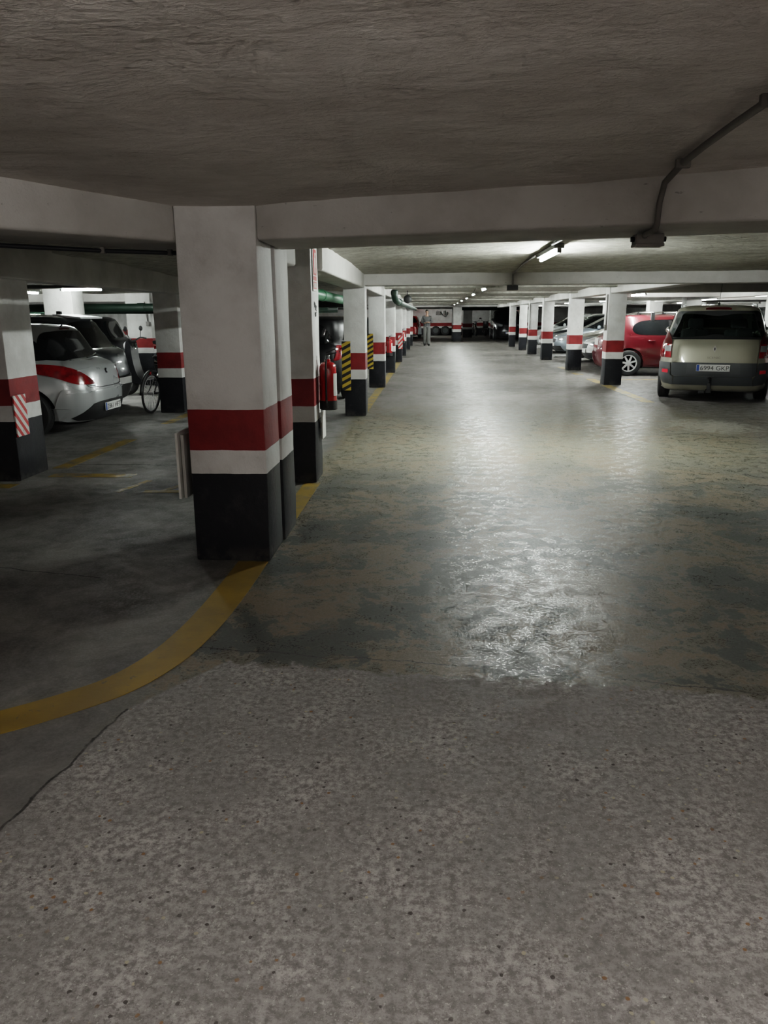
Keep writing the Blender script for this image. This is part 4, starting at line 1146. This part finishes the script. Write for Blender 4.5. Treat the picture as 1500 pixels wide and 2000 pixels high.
# towbar
xb = -max(abs(c.hit(180, u, .42)[0].x) for u in (-.03, 0, .03)) - .04
t = empty('towbar', (0, .04, 0)); t.parent = c.root
bm = bmesh.new(); box(bm, xb - .05, xb + .2, -.045, .045, .16, .215, .01); box(bm, xb - .05, xb - .01, -.03, .03, .2, .32, .008); obj('tow_arm', bm, M_BLACK, t)
bm = bmesh.new(); tube(bm, [(xb - .03, 0, .32), (xb - .03, 0, .37)], .018, 10); blob(bm, (xb - .03, 0, .395), .03, .03, .03, 14); obj('tow_ball', bm, M_BLACK, t, smooth=True)
bm = bmesh.new(); box(bm, xb - .04, xb + .02, .06, .16, .15, .20, .01); obj('tow_socket', bm, M_BLACK, t)
c.mirror(.92, 1.09, C_BEIGE)
doors(c, ((-.98, .0, .28, .98), (.02, 1.06, .28, .97)), .86, C_BEIGE)
c.front('grille', flipx([(0, .70), (.5, .70), (.45, .58), (0, .57)]), M_BLACK, rnd=False)
for sd in (1, -1): c.front('headlamp', [(sd * .5, .78), (sd * .8, .84), (sd * .82, .72), (sd * .55, .66)], M_CLEARLENS, rnd=False)
bm = bmesh.new(); tube(bm, [(-1.25, 0, 1.605), (-1.30, 0, 1.63)], .02, 10); tube(bm, [(-1.29, 0, 1.63), (-1.62, -.02, 2.02)], .004, 6); obj('aerial', bm, M_BLACK, c.root)
for sd in (1, -1):
    bm = bmesh.new(); tube(bm, [(-1.45, sd * .60, 1.565), (-1.38, sd * .60, 1.60), (.3, sd * .60, 1.63), (.42, sd * .6, 1.58)], .014, 8)
    obj('roof_rail', bm, M_ALLOY, c.root, smooth=True)
# interior
bm = bmesh.new(); box(bm, -1.9, 1.6, -.78, .78, .25, .55); box(bm, 1.0, 1.5, -.74, .74, .5, 1.08, .05)
obj('cabin_floor', bm, M_SEAT, c.root)
for x, y in ((.25, .38), (.25, -.38), (-.75, .46), (-.75, -.46)):
    w = .24 if x > 0 else .21
    bm = bmesh.new()
    box(bm, x - .05, x + .45, y - w, y + w, .55, .75, .04)
    vs = box(bm, x - .16, x - .02, y - w, y + w, .72, 1.16 if x > 0 else .98, .05)
    st = obj('car_seat', bm, M_SEAT, c.root)
    bm = bmesh.new(); top = 1.16 if x > 0 else .98
    box(bm, x - .15, x - .04, y - .14, y + .14, top + .03, top + .21, .04)
    for s2 in (-.06, .06): tube(bm, [(x - .09, y + s2, top - .03), (x - .09, y + s2, top + .06)], .007, 6)
    obj('headrest', bm, M_SEAT, st)
bm = bmesh.new(); tube(bm, [(.82 + .05 * math.sin(a), .38 + .18 * math.cos(a), 1.04 + .17 * math.sin(a)) for a in [2 * PI * k / 20 for k in range(20)]], .014, 8, closed=True); obj('steering_wheel', bm, M_BLACK, c.root)
bm = bmesh.new(); box(bm, .60, .63, -.11, .11, 1.38, 1.44, .01); obj('rear_view_mirror', bm, M_BLACK, c.root)

# --- cars nosed towards the lane on the right
plain_car('hatchback_car', 'white car nosed toward the lane behind the red hatchback', (6.58, 23.1), R(180), C_WHITE, L=4.3, H=1.5, zn=.74)
plain_car('minivan', 'sand grey car nosed toward the lane between the second and third right pillars', (6.55, 25.25), R(180), C_SAND, L=4.3, H=1.55, zn=.78)
plain_car('hatchback_car', 'silver-blue car nosed toward the lane beyond the third right pillar', (6.5, 28.4), R(180), C_BLUE, L=4.3, H=1.47, zn=.74)
plain_car('hatchback_car', 'dark grey car nosed toward the lane beyond the fourth right pillar', (6.5, 31.9), R(180), C_GREY, L=4.3, H=1.5, zn=.74)
plain_car('hatchback_car', 'silver car nosed toward the lane beyond the fifth right pillar', (6.5, 35.5), R(180), C_SILVER, L=4.2, H=1.5, zn=.74)
plain_car('suv_car', 'black car whose roof shows over the red hatchback', (11.3, 25.6), R(0), C_BLACK, L=4.5, H=1.66, zb=1.05, zn=.85, R_=.34)
plain_car('hatchback_car', 'dark car whose roof shows over the white car', (10.6, 30.2), R(180), C_GREY, L=4.3, H=1.62, zb=1.0, zn=.8)
c = plain_car('suv_car', 'black off-roader facing the viewer at the far right of the lane', (4.62, 49.0), R(-90), C_BLACK, L=4.5, W=1.86, H=1.78, zb=1.12, zn=.98, R_=.37, tail=.15, nr=5.5)
plain_car('hatchback_car', 'bright red car parked at the far end left of the walking person', (-1.62, 55.0), R(90), C_FIRE, L=4.2, H=1.50, W=1.75, nr=4)
plain_car('hatchback_car', 'dark car behind the far left pillars', (-3.6, 25.5), R(180), C_BLACK, L=4.1, H=1.46)

# ---------------------------------------------------------------- motorbikes and bicycle
def wheel_ring(bm, c, r, tr, n=36, mi=0):
    tube(bm, [(c[0] + r * math.cos(a), c[1], c[2] + r * math.sin(a)) for a in [2 * PI * k / n for k in range(n)]], tr, 10, mi, closed=True)
def motorbike(label, loc, rz, scooter=True, group=None, name='motorbike', m=C_BLACK):
    """local x forward"""
    t = empty(name, (*loc, 0), rz, label, 'motorbike', group)
    r = .25 if scooter else .31
    for x in (-.64, .66):
        bm = bmesh.new(); wheel_ring(bm, (x, 0, r), r - .06, .06)
        w = obj('wheel', bm, M_RUBBER, t, smooth=True)
        bm = bmesh.new(); wheel_ring(bm, (x, 0, r), r - .115, .010)
        lathe(bm, [(.05, -.05), (.05, .05)], 14, (x, 0, r), 'Y')
        for k in range(6):
            A = 2 * PI * k / 6
            tube(bm, [(x, 0, r), (x + math.cos(A) * (r - .11), 0, r + math.sin(A) * (r - .11))], .012, 6)
        obj('rim', bm, M_CHROME, w, smooth=True)
    bm = bmesh.new()
    if scooter:
        prism(bm, crv([(-.80, .52), (-.86, .70), (-.70, .80), (-.2, .76), (-.12, .50), (-.02, .34), (.30, .32), (.42, .60), (.46, .98), (.54, 1.0), (.58, .70), (.62, .48), (.48, .26), (.1, .20), (-.3, .22), (-.48, .40), (-.80, .52)], 4)[:-1], -.17, .17, 'Y')
    else:
        prism(bm, crv([(-.70, .72), (-.84, .84), (-.5, .80), (-.2, .78), (.0, .92), (.3, .93), (.42, .80), (.40, .52), (.26, .28), (-.2, .26), (-.32, .50), (-.70, .72)], 4)[:-1], -.13, .13, 'Y')
    bmesh.ops.bevel(bm, geom=[e for e in bm.edges if e.calc_face_angle(0) > .8], offset=.04, segments=3, affect='EDGES')
    obj('fairing', bm, m, t, angle=50)
    bm = bmesh.new(); prism(bm, crv([(-.88, .82), (-.86, .90), (-.5, .87), (-.1, .83), (-.06, .78), (-.5, .77), (-.88, .82)], 4)[:-1], -.15, .15, 'Y'); obj('seat', bm, M_SEAT, t, angle=50)
    for sd in (-1, 1):
        bm = bmesh.new(); tube(bm, [(.66, sd * .08, r), (.50, sd * .08, .75), (.44, sd * .06, .98)], .022, 8)
        obj('fork', bm, M_CHROME, t, smooth=True)
    bm = bmesh.new(); tube(bm, crv([(.34, .36, 1.06), (.42, .26, 1.08), (.46, .1, 1.03), (.46, -.1, 1.03), (.42, -.26, 1.08), (.34, -.36, 1.06)], 4), .014, 8); hb = obj('handlebar', bm, M_BLACK, t, smooth=True)
    for sd in (-1, 1):
        bm = bmesh.new(); tube(bm, [(.42, sd * .26, 1.08), (.44, sd * .34, 1.22)], .007, 6); blob(bm, (.44, sd * .36, 1.25), .025, .075, .05, 12); obj('rear_view_mirror', bm, M_BLACK, hb, smooth=True)
    bm = bmesh.new(); blob(bm, (.58, 0, .93), .07, .10, .09, 16); obj('headlamp', bm, M_CLEARLENS, t, smooth=True)
    bm = bmesh.new(); box(bm, -.90, -.84, -.07, .07, .70, .77, .012); obj('tail_lamp', bm, M_REDLENS, t)
    bm = bmesh.new(); tube(bm, [(-.1, -.18, .26), (-.5, -.2, .28), (-.86, -.2, .38)], [.03, .05, .055], 12); obj('exhaust', bm, M_CHROME, t, smooth=True)
    for x in (-.64, .66):
        bm = bmesh.new()
        prism(bm, [(x + (r + .03) * math.cos(R(a)), r + (r + .03) * math.sin(R(a))) for a in range(30, 160, 12)] + [(x + (r + .01) * math.cos(R(a)), r + (r + .01) * math.sin(R(a))) for a in range(150, 28, -12)], -.07, .07, 'Y')
        obj('mudguard', bm, m, t)
    bm = bmesh.new(); tube(bm, [(.0, .1, .24), (.05, .28, .015)], .012, 8); obj('side_stand', bm, M_BLACK, t)
    return t
motorbike('black scooter parked between the grey hatchback and bicycle', (-5.2, 14.5), R(178), m=C_DULLBLACK)
motorbike('black motorbike with chrome wheel rim behind the scooter', (-5.95, 18.95), R(0), scooter=False, m=C_DULLBLACK)
motorbike('dark motorbike beside the far end wall, left of the pair', (3.05, 57.6), R(-80), scooter=False)
motorbike('dark motorbike beside the far end wall, right of the pair', (3.95, 58.0), R(-96), scooter=True)

def bicycle(label, loc, rz, lean=0):
    t = empty('bicycle', (*loc, 0), rz, label, 'bicycle')
    t.rotation_euler = (R(lean), 0, rz)
    r = .31
    for x in (-.52, .52):
        bm = bmesh.new(); wheel_ring(bm, (x, 0, r), r - .018, .018, 44); w = obj('wheel', bm, M_RUBBER, t, smooth=True)
        bm = bmesh.new(); wheel_ring(bm, (x, 0, r), r - .042, .009, 44); obj('rim', bm, M_ALLOY, w, smooth=True)
        bm = bmesh.new()
        for k in range(28):
            A = 2 * PI * k / 28
            sd = .03 if k % 2 else -.03
            tube(bm, [(x + .018 * math.cos(A + .8), sd, r + .018 * math.sin(A + .8)), (x + math.cos(A) * (r - .045), 0, r + math.sin(A) * (r - .045))], .0013, 4)
        lathe(bm, [(.02, -.045), (.02, .045)], 12, (x, 0, r), 'Y')
        obj('spokes', bm, M_ALLOY, w)
    bm = bmesh.new()
    bb, st, hd = (-.08, 0, .28), (-.22, 0, .70), (.36, 0, .72)
    tube(bm, [bb, st], .017, 10); tube(bm, [st, hd], .017, 10); tube(bm, [bb, (.39, 0, .62)], .020, 10); tube(bm, [(.33, 0, .80), (.40, 0, .58)], .020, 10)
    for sd in (-1, 1):
        tube(bm, [bb, (-.52, sd * .055, r)], .010, 8); tube(bm, [st, (-.52, sd * .055, r)], .009, 8); tube(bm, [(.40, sd * .05, .58), (.52, sd * .055, r)], .013, 8)
    tube(bm, [st, (-.25, 0, .82)], .014, 8)
    obj('frame', bm, mat('bicycle_frame_paint', (.03, .03, .035), .3, .2), t, smooth=True)
    bm = bmesh.new(); blob(bm, (-.27, 0, .85), .14, .075, .035, 14); obj('saddle', bm, M_SEAT, t, smooth=True)
    bm = bmesh.new(); tube(bm, [(.33, 0, .80), (.32, 0, .92)], .013, 8); tube(bm, crv([(.28, .30, .95), (.34, .2, .94), (.34, 0, .92), (.34, -.2, .94), (.28, -.30, .95)], 4), .012, 8); obj('handlebar', bm, M_BLACK, t, smooth=True)
    bm = bmesh.new(); lathe(bm, [(.085, -.05), (.085, -.046)], 26, (-.08, 0, .28), 'Y'); tube(bm, [(-.08, -.07, .28), (-.02, -.07, .12)], .010, 6); tube(bm, [(-.08, .07, .28), (-.14, .07, .44)], .010, 6)
    box(bm, -.06, .04, -.14, -.07, .11, .13, .004); box(bm, -.18, -.08, .07, .14, .43, .45, .004); obj('crankset', bm, M_BLACK, t)
    bm = bmesh.new(); box(bm, -.60, -.57, -.035, .035, .60, .65, .006); obj('reflector', bm, M_REDLENS, t)
    bm = bmesh.new(); tube(bm, [(-.52 + .34 * math.cos(R(a)), 0, r + .34 * math.sin(R(a))) for a in range(60, 190, 10)], .022, 8); obj('mudguard', bm, M_BLACK, t, smooth=True)
    return t
bicycle('black bicycle leaning behind the pillar, its rear wheel showing', (-4.31, 12.22), R(84), 4)

# ---------------------------------------------------------------- tyres against the far wall
def tyre(x, label):
    t = empty('spare_tyre', (x, 59.72, 0), 0, label, 'tyre')
    t.rotation_euler = (R(-14), 0, 0)
    bm = bmesh.new(); lathe(bm, [(.20, -.09), (.27, -.10), (.34, -.07), (.35, 0), (.34, .07), (.27, .10), (.20, .09)], 32, (0, 0, .36), 'Y', close=True); obj('tread', bm, M_RUBBER, t, angle=50)
    bm = bmesh.new(); lathe(bm, [(.205, -.07), (.18, -.05), (.04, -.055)], 24, (0, 0, .36), 'Y'); obj('rim', bm, M_TRIM, t, angle=50)
tyre(.30, 'black tyre leaning on the far end wall just right of the person')
tyre(1.02, 'black tyre leaning on the far end wall left of the free-standing pillar')

# boxes and lamps on far walls
t = empty('emergency_light', (-7.55, 19.995, 1.66), 0, 'small grey emergency light on the white pillar behind the motorbikes', 'emergency light')
bm = bmesh.new(); box(bm, -.14, .12, -.06, 0, -.06, .06, .01); obj('housing', bm, M_BOXG, t)
bm = bmesh.new(); box(bm, -.10, .08, -.09, -.058, -.075, .01, .01); obj('lens', bm, M_CLEARLENS, t)
t = empty('wall_socket', (-7.36, 19.995, 1.30), 0, 'grey socket with conduit on the white pillar behind the motorbikes', 'socket')
bm = bmesh.new(); box(bm, -.04, .04, -.04, 0, -.06, .05, .006); obj('housing', bm, M_BOXG, t)
bm = bmesh.new(); tube(bm, [(0, -.015, .05), (-.02, -.015, .25), (-.05, -.015, .55)], .010, 8); obj('conduit', bm, M_CONDUIT, t)
t = empty('wall_unit', (.85, 59.99, 1.62), 0, 'grey electrical unit on the far end wall behind the person', 'electrical box')
bm = bmesh.new(); box(bm, -.55, -.2, -.12, 0, -.12, .15, .01); box(bm, .0, .14, -.1, 0, -.2, .2, .01); obj('housing', bm, M_BOXG, t)
bm = bmesh.new(); tube(bm, crv([(-.2, -.06, .1), (-.05, -.06, -.1), (.2, -.06, -.25), (.3, -.06, .1)], 5), .02, 8); obj('cable_loop', bm, M_BLACK, t)

# ---------------------------------------------------------------- the walking person
def skin(name, verts, edges, radii, m, parent, sub=2, root=0):
    me = bpy.data.meshes.new(name); me.from_pydata([Vector(v) for v in verts], edges, [])
    o = bpy.data.objects.new(name, me); col.objects.link(o)
    md = o.modifiers.new('k', 'SKIN'); md.use_smooth_shade = True
    sv = me.skin_vertices[0].data
    for i, r in enumerate(radii):
        sv[i].radius = r if isinstance(r, tuple) else (r, r)
        sv[i].use_root = (i == root)
    s2 = o.modifiers.new('s', 'SUBSURF'); s2.levels = sub; s2.render_levels = sub
    nm = ev_mesh(o)
    bpy.data.objects.remove(o)
    nm.materials.clear(); nm.materials.append(m); nm.shade_smooth()
    o = bpy.data.objects.new(name, nm); col.objects.link(o); o.parent = parent
    return o
M_SKIN = mat('skin', (.40, .24, .17), .5)
M_JACK = mat('grey_jacket_fabric', (.075, .076, .078), .85)
M_TROU = mat('grey_trouser_fabric', (.130, .130, .125), .85)
M_HAIR = mat('dark_hair', (.012, .010, .009), .6)
pr = empty('person', (-.25, 39.3, 0), R(4), 'person in grey jacket and trousers walking and looking at held hands', 'person')
# local: faces -y (towards the viewer)
V = [(0, 0, .93), (0, .01, 1.10), (0, .015, 1.28), (0, .01, 1.42), (0, -.01, 1.49), (0, -.035, 1.56), (0, -.045, 1.63), (0, -.03, 1.70),
     (.17, .01, 1.40), (.24, .02, 1.15), (.10, -.19, 1.13), (.03, -.25, 1.15),
     (-.17, .01, 1.40), (-.25, .02, 1.15), (-.11, -.19, 1.10), (-.03, -.25, 1.13),
     (.09, 0, .88), (.10, -.09, .48), (.10, -.02, .09), (-.09, 0, .88), (-.09, .03, .48), (-.09, .16, .12),
     (.105, -.10, .04), (.11, -.17, .03), (-.10, .08, .045), (-.10, .01, .03)]
E = [(0, 1), (1, 2), (2, 3), (3, 4), (4, 5), (5, 6), (6, 7), (3, 8), (8, 9), (9, 10), (10, 11), (3, 12), (12, 13), (13, 14), (14, 15), (0, 16), (16, 17), (17, 18), (0, 19), (19, 20), (20, 21), (18, 22), (22, 23), (21, 24), (24, 25)]
rad = [(.14, .10), (.125, .09), (.15, .10), (.11, .07), .052, (.062, .075), (.073, .092), (.06, .075),
       .055, .043, .034, .028, .055, .043, .034, .028, .085, .058, .042, .085, .058, .042, .038, .032, .038, .032]
bd = skin('body', V, E, rad, M_SKIN, pr)
# clothing follows the body, slightly larger
JV = [(0, .005, .76), (0, .01, 1.10), (0, .015, 1.28), (0, .01, 1.42), (0, -.008, 1.475), (.18, .01, 1.40), (.25, .02, 1.15), (.11, -.185, 1.13), (-.18, .01, 1.40), (-.26, .02, 1.15), (-.12, -.185, 1.10)]
skin('jacket', JV, [(0, 1), (1, 2), (2, 3), (3, 4), (3, 5), (5, 6), (6, 7), (3, 8), (8, 9), (9, 10)], [(.205, .155), (.185, .14), (.185, .13), (.14, .09), (.075, .07), .072, .064, .052, .072, .064, .052], M_JACK, pr)
TV = [(0, 0, 1.06), (.095, 0, .84), (.10, -.09, .47), (.10, -.02, .03), (-.095, 0, .84), (-.09, .03, .47), (-.09, .155, .06)]
skin('trousers', TV, [(0, 1), (1, 2), (2, 3), (0, 4), (4, 5), (5, 6)], [(.150, .110), .108, .095, .092, .108, .095, .092], M_TROU, pr)
for sx, fy in ((.105, -.09), (-.10, .085)):
    bm = bmesh.new(); blob(bm, (sx, fy, .045), .052, .135, .047, 16)
    for v in bm.verts:
        if v.co.z < .004: v.co.z = .004
    obj('shoe', bm, M_BLACK, pr, smooth=True)
bm = bmesh.new(); blob(bm, (0, -.018, 1.665), .088, .105, .095, 18)
for v in bm.verts:
    if v.co.y < -.075 and v.co.z < 1.70: v.co.y = -.075
    if v.co.z < 1.60: v.co.z = 1.60
obj('hair', bm, M_HAIR, pr, smooth=True)
bm = bmesh.new(); blob(bm, (0, -.145, 1.61), .013, .022, .022, 10); obj('nose', bm, M_SKIN, bd, smooth=True)
for s in (-1, 1):
    bm = bmesh.new(); blob(bm, (s * .078, -.035, 1.62), .012, .024, .032, 10); obj('ear', bm, M_SKIN, bd, smooth=True)
    bm = bmesh.new(); blob(bm, (s * .030, -.122, 1.638), .011, .008, .007, 10); obj('eye', bm, M_HAIR, bd, smooth=True)
bm = bmesh.new(); blob(bm, (0, -.127, 1.568), .024, .008, .006, 10); obj('mouth', bm, mat('lip', (.30, .11, .10), .5), bd, smooth=True)
for s in (1, -1):
    fv, fe, fr = [(s * .03, -.25, 1.14), (s * .012, -.30, 1.15)], [(0, 1)], [(.030, .018), (.036, .016)]
    for k in range(4):
        b = len(fv); dx = (k - 1.5) * .019
        L = (.030, .036, .034, .027)[k]
        fv += [(s * .012 + dx, -.325, 1.15), (s * .012 + dx, -.325 - L, 1.145), (s * .010 + dx, -.325 - L * 1.5, 1.12)]
        fe += [(1, b), (b, b + 1), (b + 1, b + 2)]; fr += [.0085, .0078, .007]
    b = len(fv); fv += [(-s * .025, -.27, 1.165), (-s * .035, -.305, 1.168)]; fe += [(0, b), (b, b + 1)]; fr += [.0095, .008]
    skin('hand', fv, fe, fr, M_SKIN, bd, 1)
ph = empty('phone', (-.272, 38.985, 1.158), 0, 'pale handheld device held by the walking person', 'phone')
bm = bmesh.new(); box(bm, -.055, .055, -.05, .05, 0, .010, .003); obj('phone_case', bm, M_WHITEP, ph)
bm = bmesh.new(); box(bm, -.048, .048, -.043, .043, .0095, .0115, .0008); obj('screen', bm, M_GLASSK, ph)
t = empty('shopping_bag', (-.60, 39.30, .56), 0, 'grey bag hanging from the walking person\'s arm', 'bag')
bm = bmesh.new(); prism(bm, [(-.10, 0), (.09, .0), (.075, .36), (-.07, .36)], -.06, .06, 'Y'); obj('bag_body', bm, M_TRIM, t)
bm = bmesh.new(); tube(bm, crv([(-.04, 0, .35), (-.0, 0, .52), (.06, 0, .60), (.04, 0, .35)], 5), .008, 6); obj('bag_handle', bm, M_BLACK, t)

# ---------------------------------------------------------------- world, camera
w = bpy.data.worlds.new('world'); scene.world = w; w.use_nodes = True
bg = w.node_tree.nodes['Background']; bg.inputs[0].default_value = (.68, .62, .57, 1); bg.inputs[1].default_value = .42
cam = bpy.data.cameras.new('camera'); co = bpy.data.objects.new('camera', cam); col.objects.link(co)
FPX, PITCH, YAW, ROLL = 1490., 14.4, 3.57, .35
cam.sensor_fit = 'VERTICAL'; cam.sensor_height = 24; cam.lens = FPX / 2000 * 24
cam.clip_start = .05; cam.clip_end = 200
rot = Matrix.Rotation(R(YAW), 4, 'Z') @ Matrix.Rotation(R(90 - PITCH), 4, 'X') @ Matrix.Rotation(R(-ROLL), 4, 'Z')
co.matrix_world = Matrix.Translation((0, 0, 1.45)) @ rot
scene.camera = co
scene.view_settings.view_transform = 'Filmic'
scene.view_settings.look = 'Medium High Contrast'
scene.view_settings.exposure = .98
scene.cycles.use_denoising = True
scene.cycles.max_bounces = 7
scene.cycles.diffuse_bounces = 4
scene.cycles.glossy_bounces = 3
scene.cycles.use_adaptive_sampling = True
scene.cycles.adaptive_threshold = .10
scene.cycles.adaptive_min_samples = 12
scene.cycles.sample_clamp_indirect = 6
bpy.context.view_layer.update()
